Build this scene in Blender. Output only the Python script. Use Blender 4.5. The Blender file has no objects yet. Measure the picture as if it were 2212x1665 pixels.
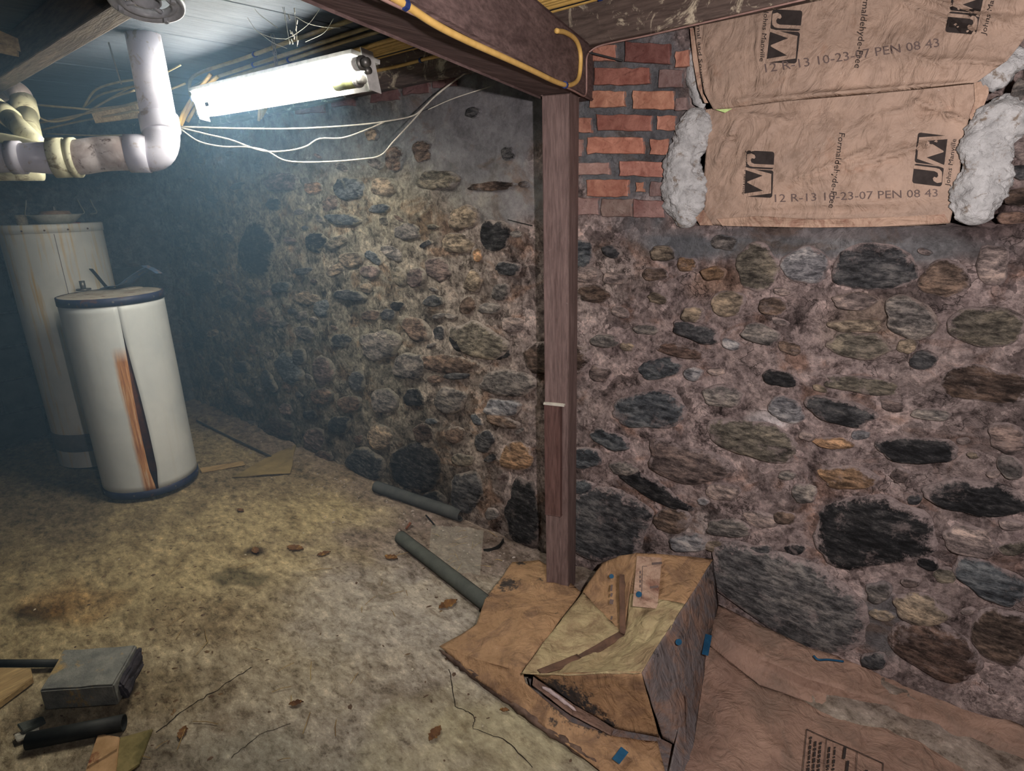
import bpy, bmesh, math, random
from mathutils import Vector, Matrix, noise
R = random.Random(7)
scene = bpy.context.scene
COL = scene.collection

# ------------------------------------------------------------------ camera
F, CX, CY = 1296.0, 1106.0, 832.0
def nrm(a, b): return Vector((a - CX, b - CY, F)).normalized()
_mx = nrm(-465, 470)                     # where the back wall's level lines recede to
_dn = nrm(1215, 5000)
_dn = (_dn - _dn.dot(_mx) * _mx).normalized()
AX = -_mx; AZ = -_dn; AY = AZ.cross(AX)
CAM = Vector((0.0, -1.802, 1.5))
def c2w(v): return Vector((AX.dot(v), AY.dot(v), AZ.dot(v)))
cam_d = bpy.data.cameras.new('camera')
cam_d.sensor_width = 36.0; cam_d.lens = F / 2212.0 * 36.0
cam_d.clip_start = 0.02; cam_d.clip_end = 60
cam = bpy.data.objects.new('camera', cam_d); COL.objects.link(cam)
_r = c2w(Vector((1, 0, 0))); _u = c2w(Vector((0, -1, 0))); _b = c2w(Vector((0, 0, -1)))
cam.matrix_world = Matrix(((_r.x, _u.x, _b.x, CAM.x), (_r.y, _u.y, _b.y, CAM.y), (_r.z, _u.z, _b.z, CAM.z), (0, 0, 0, 1)))
scene.camera = cam

# ------------------------------------------------------------------ light and exposure
scene.view_settings.view_transform = 'Standard'
scene.view_settings.look = 'None'
scene.view_settings.exposure = 0.0
scene.view_settings.gamma = 1.0
scene.view_settings.use_curve_mapping = False
wd = bpy.data.worlds.new('world'); scene.world = wd; wd.use_nodes = True
bg = wd.node_tree.nodes['Background']; bg.inputs[0].default_value = (0.8, 0.86, 1, 1); bg.inputs[1].default_value = 0.12
# the photographer's lamp, a hand's breadth right of and above the lens
fl = bpy.data.lights.new('photo_lamp', 'SPOT'); fl.energy = 142; fl.color = (1.0, 0.915, 0.905); fl.shadow_soft_size = 0.016; fl.spot_size = math.radians(146); fl.spot_blend = 1.0
flo = bpy.data.objects.new('photo_lamp', fl); COL.objects.link(flo)
flo.location = CAM + _r * 0.22 + _u * 0.08 - _b * 0.02
flo.rotation_mode = 'QUATERNION'; flo.rotation_quaternion = c2w(Vector((1480 - CX, 740 - CY, F)).normalized()).to_track_quat('-Z', 'Y')
scene.cycles.max_bounces = 5; scene.cycles.diffuse_bounces = 2; scene.cycles.glossy_bounces = 3; scene.cycles.volume_bounces = 0; scene.cycles.transparent_max_bounces = 6
TUBE_STRENGTH = 80.0
GLOW_DENSITY = 0.075

# ------------------------------------------------------------------ geometry helpers
def ray(px, py): return c2w(nrm(px, py))
def onY(px, py, y=0.0):
    r = ray(px, py); return CAM + r * ((y - CAM.y) / r.y)
def onZ(px, py, z=0.0):
    r = ray(px, py); return CAM + r * ((z - CAM.z) / r.z)
def onX(px, py, x):
    r = ray(px, py); return CAM + r * ((x - CAM.x) / r.x)
def atd(px, py, d): return CAM + c2w(Vector(((px - CX) / F, (py - CY) / F, 1.0))) * d
def nz(x, y, z=0.0, s=1.0): return noise.noise(Vector((x * s, y * s, z * s)))
def fbm(x, y, z, s, o=4): return noise.fractal(Vector((x * s, y * s, z * s)), 0.9, 2.1, o)
def sm(a, b, x):
    t = max(0.0, min(1.0, (x - a) / (b - a))); return t * t * (3 - 2 * t)
def lerp(a, b, t): return a + (b - a) * t
def mix3(a, b, t): return tuple(a[i] + (b[i] - a[i]) * t for i in range(3))
def srgb(r, g, b, k=1.0):
    def f(c):
        c = c / 255.0
        return (c / 12.92 if c <= 0.04045 else ((c + 0.055) / 1.055) ** 2.4) * k
    return (f(r), f(g), f(b))

WL = {}
def wloc(o): return WL.get(o.name, Vector((0, 0, 0))) if o else Vector((0, 0, 0))
def tag(o, label=None, cat=None, group=None, kind=None):
    if label: o['label'] = label
    if cat: o['category'] = cat
    if group: o['group'] = group
    if kind: o['kind'] = kind
    return o
def thing(name, loc, label, cat, group=None):
    o = bpy.data.objects.new(name, None); COL.objects.link(o); o.location = loc; o.empty_display_size = 0.05
    WL[o.name] = Vector(loc); tag(o, label, cat, group); return o
def mk(name, vs, fs, m, parent=None, smooth=False, origin=None):
    """world-space vertices -> ONE mesh object, origin at its middle"""
    vs = [Vector(v) for v in vs]
    if origin is None:
        lo = Vector((min(v.x for v in vs), min(v.y for v in vs), min(v.z for v in vs)))
        hi = Vector((max(v.x for v in vs), max(v.y for v in vs), max(v.z for v in vs)))
        origin = (lo + hi) / 2
        if parent is None: origin.z = lo.z
    me = bpy.data.meshes.new(name)
    me.from_pydata([v - origin for v in vs], [], fs)
    if smooth: me.polygons.foreach_set('use_smooth', [True] * len(me.polygons))
    me.materials.append(m); me.update()
    o = bpy.data.objects.new(name, me); COL.objects.link(o)
    if parent: o.parent = parent
    o.location = Vector(origin) - wloc(parent)
    WL[o.name] = Vector(origin)
    return o
class MB:
    def __init__(s): s.v = []; s.f = []
    def add(s, vs, fs):
        n = len(s.v); s.v += [Vector(v) for v in vs]; s.f += [tuple(i + n for i in f) for f in fs]; return s
    def build(s, name, m, parent=None, smooth=False, origin=None): return mk(name, s.v, s.f, m, parent, smooth, origin)
    def obox(s, c, ax, ay, az, bev=0.0):
        """box: centre and three half-extent vectors, chamfered when bev > 0"""
        c = Vector(c); ax = Vector(ax); ay = Vector(ay); az = Vector(az)
        if bev <= 0:
            vs = [c + ax * i + ay * j + az * k for i in (-1, 1) for j in (-1, 1) for k in (-1, 1)]
            return s.add(vs, [(0, 1, 3, 2), (4, 6, 7, 5), (0, 4, 5, 1), (2, 3, 7, 6), (0, 2, 6, 4), (1, 5, 7, 3)])
        bm = bmesh.new(); bmesh.ops.create_cube(bm, size=2)
        for v in bm.verts: v.co = c + ax * v.co.x + ay * v.co.y + az * v.co.z
        bmesh.ops.bevel(bm, geom=list(bm.edges), offset=bev, segments=2, profile=0.5, affect='EDGES')
        bm.verts.index_update()
        vs = [v.co.copy() for v in bm.verts]; fs = [tuple(v.index for v in f.verts) for f in bm.faces]; bm.free()
        return s.add(vs, fs)
    def box(s, lo, hi, bev=0.0):
        lo = Vector(lo); hi = Vector(hi); c = (lo + hi) / 2; h = (hi - lo) / 2
        return s.obox(c, (h.x, 0, 0), (0, h.y, 0), (0, 0, h.z), bev)
    def tube(s, pts, r, n=12, cap=True, up=None):
        pts = [Vector(p) for p in pts]; k = len(pts)
        rs = r if isinstance(r, (list, tuple)) else [r] * k
        t0 = (pts[1] - pts[0]).normalized()
        u = Vector(up) if up else (Vector((0, 0, 1)) if abs(t0.z) < 0.9 else Vector((1, 0, 0)))
        u = (u - u.dot(t0) * t0).normalized(); vs = []; fs = []
        for i in range(k):
            t = (pts[min(i + 1, k - 1)] - pts[max(i - 1, 0)])
            t = t.normalized() if t.length > 1e-9 else t0
            u = (u - u.dot(t) * t).normalized(); w = t.cross(u)
            for j in range(n):
                a = 2 * math.pi * j / n; vs.append(pts[i] + (u * math.cos(a) + w * math.sin(a)) * rs[i])
        for i in range(k - 1):
            for j in range(n):
                j2 = (j + 1) % n; fs.append((i * n + j, i * n + j2, (i + 1) * n + j2, (i + 1) * n + j))
        if cap: fs.append(tuple(range(n))[::-1]); fs.append(tuple((k - 1) * n + j for j in range(n)))
        return s.add(vs, fs)
    def lathe(s, c, prof, n=48, axis=(0, 0, 1), a0=0.0, a1=None):
        c = Vector(c); ax = Vector(axis).normalized()
        u = Vector((1, 0, 0)) if abs(ax.x) < 0.9 else Vector((0, 1, 0)); u = (u - u.dot(ax) * ax).normalized(); w = ax.cross(u)
        vs = []; fs = []; full = a1 is None; m = n if full else n + 1
        for (r, h) in prof:
            for j in range(m):
                a = (2 * math.pi * j / n) if full else lerp(a0, a1, j / n)
                vs.append(c + ax * h + (u * math.cos(a) + w * math.sin(a)) * r)
        for i in range(len(prof) - 1):
            for j in range(n):
                j2 = (j + 1) % m if full else j + 1
                fs.append((i * m + j, i * m + j2, (i + 1) * m + j2, (i + 1) * m + j))
        return s.add(vs, fs)
def spline(pts, n=8):
    pts = [Vector(p) for p in pts]; P = [pts[0] * 2 - pts[1]] + pts + [pts[-1] * 2 - pts[-2]]; out = []
    for i in range(1, len(P) - 2):
        a, b, c, d = P[i - 1], P[i], P[i + 1], P[i + 2]
        for k in range(n):
            t = k / n
            out.append(0.5 * ((2 * b) + (c - a) * t + (2 * a - 5 * b + 4 * c - d) * t * t + (3 * b - a - 3 * c + d) * t ** 3))
    out.append(pts[-1]); return out
def colattr(o, name, cols):
    a = o.data.color_attributes.new(name, 'FLOAT_COLOR', 'POINT')
    flat = []
    for c in cols: flat += [c[0], c[1], c[2], 1.0]
    a.data.foreach_set('color', flat)

# ------------------------------------------------------------------ material helpers
class NT:
    def __init__(s, name):
        s.m = bpy.data.materials.new(name); s.m.use_nodes = True; s.t = s.m.node_tree
        s.b = s.t.nodes['Principled BSDF']; s.pos = s.t.nodes.new('ShaderNodeNewGeometry').outputs['Position']
    def n(s, k, **kw):
        x = s.t.nodes.new(k)
        for a, v in kw.items(): setattr(x, a, v)
        return x
    def l(s, a, b): s.t.links.new(a, b)
    def map(s, scale, rot=(0, 0, 0), src=None):
        m = s.n('ShaderNodeMapping'); m.inputs['Scale'].default_value = scale; m.inputs['Rotation'].default_value = rot
        s.l(src or s.pos, m.inputs['Vector']); return m.outputs[0]
    def noise(s, scale, detail=6, rough=0.6, dist=0.0, vec=None):
        x = s.n('ShaderNodeTexNoise'); x.inputs['Scale'].default_value = scale; x.inputs['Detail'].default_value = detail
        x.inputs['Roughness'].default_value = rough; x.inputs['Distortion'].default_value = dist
        s.l(vec or s.pos, x.inputs['Vector']); return x.outputs['Fac']
    def ramp(s, fac, stops):
        r = s.n('ShaderNodeValToRGB'); e = r.color_ramp.elements
        while len(e) < len(stops): e.new(0.5)
        for i, (p, c) in enumerate(stops):
            e[i].position = p; e[i].color = (c[0], c[1], c[2], 1) if isinstance(c, (tuple, list)) else (c, c, c, 1)
        s.l(fac, r.inputs[0]); return r.outputs[0]
    def mix(s, a, b, fac, mode='MIX'):
        x = s.n('ShaderNodeMix', data_type='RGBA', blend_type=mode)
        for i, v in ((6, a), (7, b)):
            if isinstance(v, (tuple, list)): x.inputs[i].default_value = (v[0], v[1], v[2], 1)
            else: s.l(v, x.inputs[i])
        if isinstance(fac, (int, float)): x.inputs[0].default_value = fac
        else: s.l(fac, x.inputs[0])
        return x.outputs[2]
    def math(s, op, a, b=0.0):
        x = s.n('ShaderNodeMath', operation=op)
        for i, v in ((0, a), (1, b)):
            if isinstance(v, (int, float)): x.inputs[i].default_value = v
            else: s.l(v, x.inputs[i])
        return x.outputs[0]
    def bump(s, h, strength=0.5, dist=0.01, prev=None):
        x = s.n('ShaderNodeBump'); x.inputs['Strength'].default_value = strength; x.inputs['Distance'].default_value = dist
        s.l(h, x.inputs['Height'])
        if prev: s.l(prev, x.inputs['Normal'])
        s.l(x.outputs[0], s.b.inputs['Normal']); return x.outputs[0]
    def col(s, c):
        if isinstance(c, (tuple, list)): s.b.inputs['Base Color'].default_value = (c[0], c[1], c[2], 1)
        else: s.l(c, s.b.inputs['Base Color'])
    def rough(s, v, spec=0.3):
        if isinstance(v, (int, float)): s.b.inputs['Roughness'].default_value = v
        else: s.l(v, s.b.inputs['Roughness'])
        s.b.inputs['Specular IOR Level'].default_value = spec
    def attr(s, name):
        a = s.n('ShaderNodeAttribute'); a.attribute_name = name; return a.outputs['Color']
    def fac(s, name):
        a = s.n('ShaderNodeAttribute'); a.attribute_name = name; return a.outputs['Fac']

def mottled(name, c1, c2, scale=20, contrast=(0.35, 0.65), rough=0.8, spec=0.3, bump=0.3, bdist=0.004, bscale=None, stretch=(1, 1, 1), metal=0.0, c3=None, s3=60):
    t = NT(name); v = t.map(stretch)
    c = t.ramp(t.noise(scale, 6, 0.6, 0.3, v), [(contrast[0], c1), (contrast[1], c2)])
    if c3: c = t.mix(c, c3, t.ramp(t.noise(s3, 5, 0.7, 0.5, v), [(0.56, 0), (0.66, 1)]))
    t.col(c); t.rough(rough, spec); t.b.inputs['Metallic'].default_value = metal
    if bump: t.bump(t.noise(bscale or scale * 3, 6, 0.65, 0.2, v), bump, bdist)
    return t.m

# mortar / render of the rubble wall: colour by zone from the mesh, fine relief from noise
def make_mortar():
    t = NT('mortar'); base = t.attr('col')
    n1 = t.noise(7, 10, 0.72, 0.2); n2 = t.noise(17, 11, 0.80, 0.35); n3 = t.noise(55, 7, 0.68, 0.1)
    fw = t.n('ShaderNodeTexNoise'); fw.inputs['Scale'].default_value = 11; fw.inputs['Detail'].default_value = 8; t.l(t.pos, fw.inputs['Vector'])
    fs_ = t.n('ShaderNodeVectorMath', operation='SCALE'); fs_.inputs['Scale'].default_value = 0.30; t.l(fw.outputs['Color'], fs_.inputs[0])
    fa_ = t.n('ShaderNodeVectorMath', operation='ADD'); t.l(fs_.outputs[0], fa_.inputs[0]); t.l(t.map((0.8, 1, 1.35), (0, 0.15, 0)), fa_.inputs[1])
    fv = t.n('ShaderNodeTexVoronoi'); fv.inputs['Scale'].default_value = 10; t.l(fa_.outputs[0], fv.inputs['Vector'])
    sepv = t.n('ShaderNodeSeparateColor'); t.l(fv.outputs['Color'], sepv.inputs[0]); facet = sepv.outputs[0]
    c = t.mix(base, t.ramp(n1, [(0.30, (0.62, 0.60, 0.62)), (0.50, (1.2, 1.2, 1.2)), (0.70, (1.6, 1.56, 1.52))]), 1.0, 'MULTIPLY')
    c = t.mix(c, t.ramp(n2, [(0.38, (0.16, 0.15, 0.15)), (0.45, (0.66, 0.64, 0.64)), (0.50, (0.98, 0.98, 0.98)), (0.55, (1.12, 1.1, 1.09)), (0.62, (1.55, 1.52, 1.5))]), t.fac('rug'), 'MULTIPLY')
    c = t.mix(c, t.ramp(n3, [(0.40, (0.45, 0.44, 0.44)), (0.5, (1, 1, 1)), (0.60, (1.35, 1.35, 1.35))]), t.math('MULTIPLY', t.fac('rug'), 0.7), 'MULTIPLY')
    c = t.mix(c, t.ramp(facet, [(0.0, (0.42, 0.41, 0.41)), (0.35, (0.84, 0.83, 0.82)), (0.7, (1.06, 1.05, 1.04)), (1.0, (1.42, 1.41, 1.40))]), t.math('MULTIPLY', t.fac('rug'), 0.95), 'MULTIPLY')
    # brown soaked patches and pale lime bloom
    c = t.mix(c, t.mix(c, (0.80, 0.62, 0.50), 1.0, 'MULTIPLY'), t.ramp(t.noise(4.3, 6, 0.62, 0.8, t.map((1, 1, 1.5), (0, 0, 0))), [(0.54, 0), (0.64, 0.8)]))
    vo = t.n('ShaderNodeTexVoronoi', feature='DISTANCE_TO_EDGE'); vo.inputs['Scale'].default_value = 13
    dm = t.n('ShaderNodeVectorMath', operation='ADD'); nn = t.n('ShaderNodeTexNoise'); nn.inputs['Scale'].default_value = 14; nn.inputs['Detail'].default_value = 7
    sc = t.n('ShaderNodeVectorMath', operation='SCALE'); sc.inputs['Scale'].default_value = 0.22
    t.l(t.pos, nn.inputs['Vector']); t.l(nn.outputs['Color'], sc.inputs[0]); t.l(sc.outputs[0], dm.inputs[0]); t.l(t.map((0.7, 1, 1.2)), dm.inputs[1]); t.l(dm.outputs[0], vo.inputs['Vector'])
    crack = t.ramp(vo.outputs[0], [(0.0, 1), (0.03, 0)])
    cm = t.math('MULTIPLY', crack, t.ramp(t.noise(6, 4, 0.6), [(0.48, 0), (0.6, 1)]))
    cm = t.math('MULTIPLY', cm, t.fac('rug'))
    c = t.mix(c, (0.022, 0.019, 0.018), t.math('MULTIPLY', cm, 0.7))
    t.col(c); t.rough(0.92, 0.15)
    h = t.math('ADD', t.math('ADD', t.math('MULTIPLY', n2, 1.4), t.math('MULTIPLY', facet, 0.25)), t.math('MULTIPLY', n3, 0.40))
    h = t.math('SUBTRACT', h, t.math('MULTIPLY', cm, 0.4))
    t.bump(h, 1.0, 0.022); return t.m
def make_stone():
    t = NT('fieldstone'); oi = t.n('ShaderNodeObjectInfo'); base = oi.outputs['Color']
    ro = t.n('ShaderNodeCombineXYZ'); t.l(t.math('MULTIPLY', oi.outputs['Random'], 40), ro.inputs[0])
    ad = t.n('ShaderNodeVectorMath', operation='ADD'); t.l(t.pos, ad.inputs[0]); t.l(ro.outputs[0], ad.inputs[1])
    v = t.map((0.55, 1, 1.5), (0, 0.18, 0), ad.outputs[0])
    n1 = t.noise(12, 10, 0.78, 0.2, v); n2 = t.noise(48, 9, 0.84, 0.3, v); n3 = t.noise(10, 10, 0.78, 0.2)
    c = t.mix(base, t.ramp(n1, [(0.38, (0.42, 0.42, 0.44)), (0.5, (1, 1, 1)), (0.61, (1.9, 1.82, 1.7))]), 1.0, 'MULTIPLY')
    c = t.mix(c, t.ramp(n2, [(0.41, (0.30, 0.30, 0.30)), (0.5, (1, 1, 1)), (0.59, (2.0, 1.96, 1.88))]), 0.9, 'MULTIPLY')
    # lime dust caught in the grain, a wash of mortar over the face and smeared over the rim
    c = t.mix(c, srgb(132, 126, 122), t.math('MULTIPLY', t.ramp(n2, [(0.55, 0), (0.68, 1)]), 0.6))
    c = t.mix(c, t.attr('mort'), t.ramp(n3, [(0.56, 0), (0.68, 0.6)]))
    sm_ = t.math('ADD', t.fac('rim'), t.math('MULTIPLY', t.math('SUBTRACT', t.noise(20, 9, 0.8, 0.2), 0.5), 2.6))
    c = t.mix(c, t.mix(t.attr('mort'), t.ramp(n2, [(0.35, (0.35, 0.34, 0.34)), (0.5, (1, 1, 1)), (0.66, (1.4, 1.4, 1.4))]), 0.9, 'MULTIPLY'), t.ramp(sm_, [(0.62, 0), (0.92, 1)]))
    t.col(c); t.rough(0.85, 0.2)
    t.bump(t.math('ADD', n2, t.math('MULTIPLY', n1, 0.8)), 0.9, 0.016); return t.m
def make_floor():
    t = NT('old_concrete'); base = t.attr('col')
    v = t.map((1, 1.6, 1), (0, 0, 0.45))
    n1 = t.noise(4.5, 9, 0.7, 0.25, v); n2 = t.noise(24, 9, 0.78, 0.2, v); n3 = t.noise(110, 5, 0.7)
    c = t.mix(base, t.ramp(n1, [(0.30, (0.5, 0.45, 0.40)), (0.48, (1, 1, 1)), (0.66, (1.28, 1.28, 1.26))]), 1.0, 'MULTIPLY')
    n4 = t.noise(11, 10, 0.8, 0.3, t.map((1, 2.0, 1), (0, 0, 0.6)))
    c = t.mix(c, t.ramp(n4, [(0.38, (0.38, 0.33, 0.29)), (0.46, (0.86, 0.84, 0.81)), (0.53, (1.06, 1.06, 1.06)), (0.60, (1.42, 1.42, 1.40))]), t.fac('rug'), 'MULTIPLY')
    c = t.mix(c, t.ramp(n2, [(0.38, (0.36, 0.33, 0.31)), (0.46, (0.9, 0.9, 0.9)), (0.55, (1.08, 1.08, 1.08)), (0.62, (1.55, 1.55, 1.55))]), t.fac('rug'), 'MULTIPLY')
    c = t.mix(c, (1.25, 1.25, 1.25), t.ramp(n3, [(0.68, 0), (0.74, 0.25)]), 'MULTIPLY')
    t.col(c); t.rough(0.85, 0.2)
    t.bump(t.math('ADD', t.math('ADD', n2, n4), t.math('MULTIPLY', n3, 0.5)), 0.7, 0.011); return t.m
def make_brick():
    t = NT('old_brick'); oi = t.n('ShaderNodeObjectInfo')
    n1 = t.noise(22, 6, 0.65, 0.5); n2 = t.noise(110, 6, 0.7)
    c = t.mix(oi.outputs['Color'], t.ramp(n1, [(0.34, (0.7, 0.6, 0.6)), (0.55, (1, 1, 1)), (0.7, (1.25, 1.3, 1.3))]), 1.0, 'MULTIPLY')
    c = t.mix(c, t.ramp(n2, [(0.3, (0.45, 0.42, 0.42)), (0.42, (1, 1, 1))]), 0.8, 'MULTIPLY')
    c = t.mix(c, srgb(118, 112, 112), t.ramp(t.math('ADD', t.fac('rim'), t.math('MULTIPLY', t.math('SUBTRACT', t.noise(45, 6, 0.7), 0.5), 1.6)), [(0.85, 0), (1.0, 1)]))
    t.col(c); t.rough(0.9, 0.15); t.bump(t.math('ADD', n2, n1), 0.5, 0.006); return t.m
def make_wood(name, dark, light, axis='x', residue=None, rs=7, lo=0.57):
    t = NT(name)
    sc = {'x': (0.12, 1, 1), 'y': (1, 0.1, 1), 'z': (1, 1, 0.1)}[axis]
    v = t.map(sc)
    n1 = t.noise(22, 8, 0.65, 1.2, v); n2 = t.noise(130, 6, 0.65, 0.3, v)
    c = t.ramp(n1, [(0.3, dark), (0.7, light)])
    c = t.mix(c, t.ramp(n2, [(0.35, (0.6, 0.6, 0.6)), (0.6, (1.15, 1.15, 1.15))]), 0.8, 'MULTIPLY')
    if residue: c = t.mix(c, residue, t.ramp(t.noise(rs, 8, 0.75, 1.5), [(lo, 0), (lo + 0.08, 1)]))
    t.col(c); t.rough(0.75, 0.25); t.bump(t.math('ADD', n2, n1), 0.45, 0.005); return t.m
def make_kraft(name, c1, c2, stain, amt=0.62, s=5, black=0.70, spots=()):
    t = NT(name); n1 = t.noise(7, 6, 0.6, 0.6); n2 = t.noise(s, 7, 0.7, 1.2); n3 = t.noise(90, 5, 0.65)
    c = t.ramp(n1, [(0.32, c1), (0.68, c2)])
    c = t.mix(c, stain, t.ramp(n2, [(amt - 0.12, 0), (amt - 0.04, 0.55), (amt + 0.04, 0.95)]))
    c = t.mix(c, t.ramp(t.noise(24, 9, 0.78, 0.3), [(0.40, (0.66, 0.62, 0.58)), (0.48, (1, 1, 1)), (0.58, (1.12, 1.12, 1.12))]), 0.5, 'MULTIPLY')
    c = t.mix(c, (0.02, 0.017, 0.015), t.ramp(t.noise(13, 8, 0.8, 0.5), [(black - 0.05, 0), (black + 0.03, 0.8)]))
    for (p_, r_) in spots:                                  # patches of black mould
        dn_ = t.n('ShaderNodeVectorMath', operation='DISTANCE'); t.l(t.pos, dn_.inputs[0]); dn_.inputs[1].default_value = p_
        k_ = t.math('ADD', t.math('DIVIDE', dn_.outputs['Value'], r_), t.math('MULTIPLY', t.math('SUBTRACT', t.noise(60, 7, 0.75), 0.5), 4.0))
        c = t.mix(c, (0.022, 0.022, 0.024), t.ramp(k_, [(0.5, 0.92), (1.1, 0)]))
    c = t.mix(c, (0.9, 0.88, 0.85), t.ramp(n3, [(0.3, 0.35), (0.5, 0)]), 'MULTIPLY')
    c = t.mix(c, srgb(205, 195, 185), t.ramp(t.noise(200, 2, 0.5), [(0.74, 0), (0.78, 0.5)]))
    t.col(c); t.rough(0.72, 0.3)
    w = t.noise(16, 5, 0.55, 2.0, t.map((1, 1, 0.6), (0.3, 0.4, 0.2)))
    t.bump(t.math('ADD', w, t.math('MULTIPLY', n3, 0.10)), 0.75, 0.016); return t.m
def plain(name, c, rough=0.6, spec=0.3, metal=0.0, emit=None, es=0.0, bump=0.0):
    t = NT(name); n1 = t.noise(45, 4, 0.6)
    t.col(t.mix(c, t.ramp(n1, [(0.35, (0.78, 0.78, 0.78)), (0.65, (1.1, 1.1, 1.1))]), 1.0, 'MULTIPLY')); t.rough(rough, spec); t.b.inputs['Metallic'].default_value = metal
    if emit: t.b.inputs['Emission Color'].default_value = (*emit, 1); t.b.inputs['Emission Strength'].default_value = es
    if bump: t.bump(t.noise(90, 5, 0.6), bump, 0.004)
    return t.m

M_mortar = make_mortar(); M_stone = make_stone(); M_floor = make_floor(); M_brick = make_brick()
M_beam = make_wood('beam_wood', srgb(74, 58, 56), srgb(112, 92, 88), 'y', srgb(140, 120, 114), 30, 0.66)
M_post = make_wood('post_wood', srgb(88, 70, 66), srgb(128, 108, 103), 'z', srgb(166, 154, 146), 18, 0.64)
M_splice = make_wood('splice_wood', srgb(74, 50, 46), srgb(108, 82, 76), 'z', srgb(140, 120, 112), 14, 0.66)
M_joist = make_wood('joist_wood', srgb(66, 54, 50), srgb(104, 90, 82), 'x', srgb(184, 172, 150), 9, 0.55)
M_oldwood = make_wood('old_dark_wood', srgb(40, 38, 38), srgb(78, 74, 70), 'x', srgb(104, 98, 88), 9, 0.66)
M_brownwood = make_wood('brown_joist_wood', srgb(74, 64, 56), srgb(122, 106, 90), 'x')
M_plank = make_wood('ceiling_board_wood', srgb(58, 63, 70), srgb(72, 78, 86), 'y', srgb(86, 88, 92), 11, 0.68)
M_board = make_wood('pale_board_wood', srgb(150, 122, 82), srgb(196, 168, 120), 'y')
M_pvc = mottled('pvc', srgb(196, 194, 208), srgb(218, 215, 224), 6, (0.35, 0.65), 0.38, 0.5, 0.06, 0.002, 60, (1, 1, 1), 0, srgb(176, 164, 160), 22)
M_pvc_dirty = mottled('pvc_dirty', srgb(165, 150, 145), srgb(212, 203, 200), 14, (0.4, 0.62), 0.5, 0.4, 0.12, 0.002, 60, (1, 1, 1), 0, srgb(84, 60, 50), 30)
M_pvc_cream = mottled('pvc_cream', srgb(205, 200, 165), srgb(226, 222, 190), 10, (0.4, 0.6), 0.42, 0.4, 0.08, 0.002, 60, (1, 1, 1), 0, srgb(150, 138, 105), 24)
M_cable = mottled('yellow_cable_sheath', srgb(190, 152, 82), srgb(214, 176, 104), 30, (0.3, 0.7), 0.5, 0.4, 0.0)
M_cable_old = mottled('dusty_cable_sheath', srgb(118, 104, 74), srgb(150, 132, 92), 30, (0.3, 0.7), 0.7, 0.3, 0.0)
M_cable_black = plain('black_cable_sheath', (0.012, 0.012, 0.016), 0.5, 0.4)
M_wire = plain('pale_wire', srgb(196, 190, 176), 0.6)
M_cord = plain('brown_lamp_cord', srgb(150, 120, 112), 0.6)
M_tie = plain('blue_staple', srgb(34, 52, 104), 0.5)
M_white = plain('fixture_white_paint', srgb(190, 188, 184), 0.5, 0.4)
M_metal = plain('galvanised_metal', srgb(120, 118, 114), 0.45, 0.5, 0.7)
M_black = plain('matt_black', (0.012, 0.012, 0.013), 0.8, 0.2)
M_foam = mottled('foam_insulation', srgb(60, 62, 61), srgb(78, 79, 77), 16, (0.3, 0.7), 0.9, 0.2, 0.3, 0.003, 200)
M_foam_green = mottled('greenish_foam', srgb(66, 69, 65), srgb(84, 87, 81), 16, (0.3, 0.7), 0.9, 0.2, 0.3, 0.003, 200)
M_blackpipe = mottled('black_pipe_plastic', srgb(22, 24, 24), srgb(44, 46, 44), 20, (0.3, 0.7), 0.6, 0.3, 0.1)
M_tube = NT('lit_tube'); M_tube.col((1, 1, 1)); M_tube.b.inputs['Emission Color'].default_value = (1.0, 0.985, 0.89, 1); M_tube.b.inputs['Emission Strength'].default_value = TUBE_STRENGTH; M_tube = M_tube.m
M_tubeend = mottled('blackened_tube_end', srgb(60, 62, 40), srgb(120, 120, 84), 20, (0.3, 0.7), 0.3, 0.5, 0.0)
M_kraft_wall = make_kraft('kraft_facing', srgb(140, 120, 106), srgb(160, 136, 119), srgb(140, 112, 94), 0.70, 6, 0.80)
M_kraft_old = make_kraft('stained_kraft_facing', srgb(142, 110, 80), srgb(166, 132, 98), srgb(114, 88, 68), 0.6, 6, 0.69, [(onZ(1098, 1264, .05), .05), (onZ(1045, 1286, .06), .03), (onZ(1125, 1216, .03), .022), (onZ(1168, 1258, .05), .018), (onZ(1200, 1490, .09), .05), (onZ(1235, 1515, .08), .06), (onZ(1275, 1545, .06), .045), (onZ(1310, 1568, .04), .03), (onZ(1195, 1560, .02), .02)])
M_kraft_red = make_kraft('red_brown_kraft_facing', srgb(122, 97, 84), srgb(144, 116, 100), srgb(112, 92, 80), 0.6, 5, 0.76)
M_kraft_yel = make_kraft('yellowed_kraft_facing', srgb(150, 130, 98), srgb(176, 160, 122), srgb(130, 108, 82), 0.6, 8, 0.71)
M_kraft_side = make_kraft('mouldy_kraft_facing', srgb(98, 80, 72), srgb(138, 110, 94), srgb(100, 94, 94), 0.52, 9, 0.62)
M_ink = plain('black_print', srgb(52, 46, 44), 0.8, 0.1)
M_stamp = plain('grey_stamp_ink', srgb(98, 84, 80), 0.8, 0.1)
M_blue = plain('blue_print', srgb(28, 74, 104), 0.7, 0.2)
M_wool = mottled('glass_wool', srgb(156, 155, 154), srgb(188, 187, 186), 24, (0.35, 0.6), 1.0, 0.05, 0.7, 0.012, 130, (1, 1, 1), 0, srgb(128, 116, 104), 34)
M_concrete = mottled('grey_block', srgb(100, 101, 98), srgb(134, 134, 126), 22, (0.35, 0.65), 0.92, 0.15, 0.6, 0.006, 120, (1, 1, 1), 0, srgb(168, 142, 92), 9)
M_rubber = plain('grey_rubber', (0.03, 0.03, 0.03), 0.7)

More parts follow.
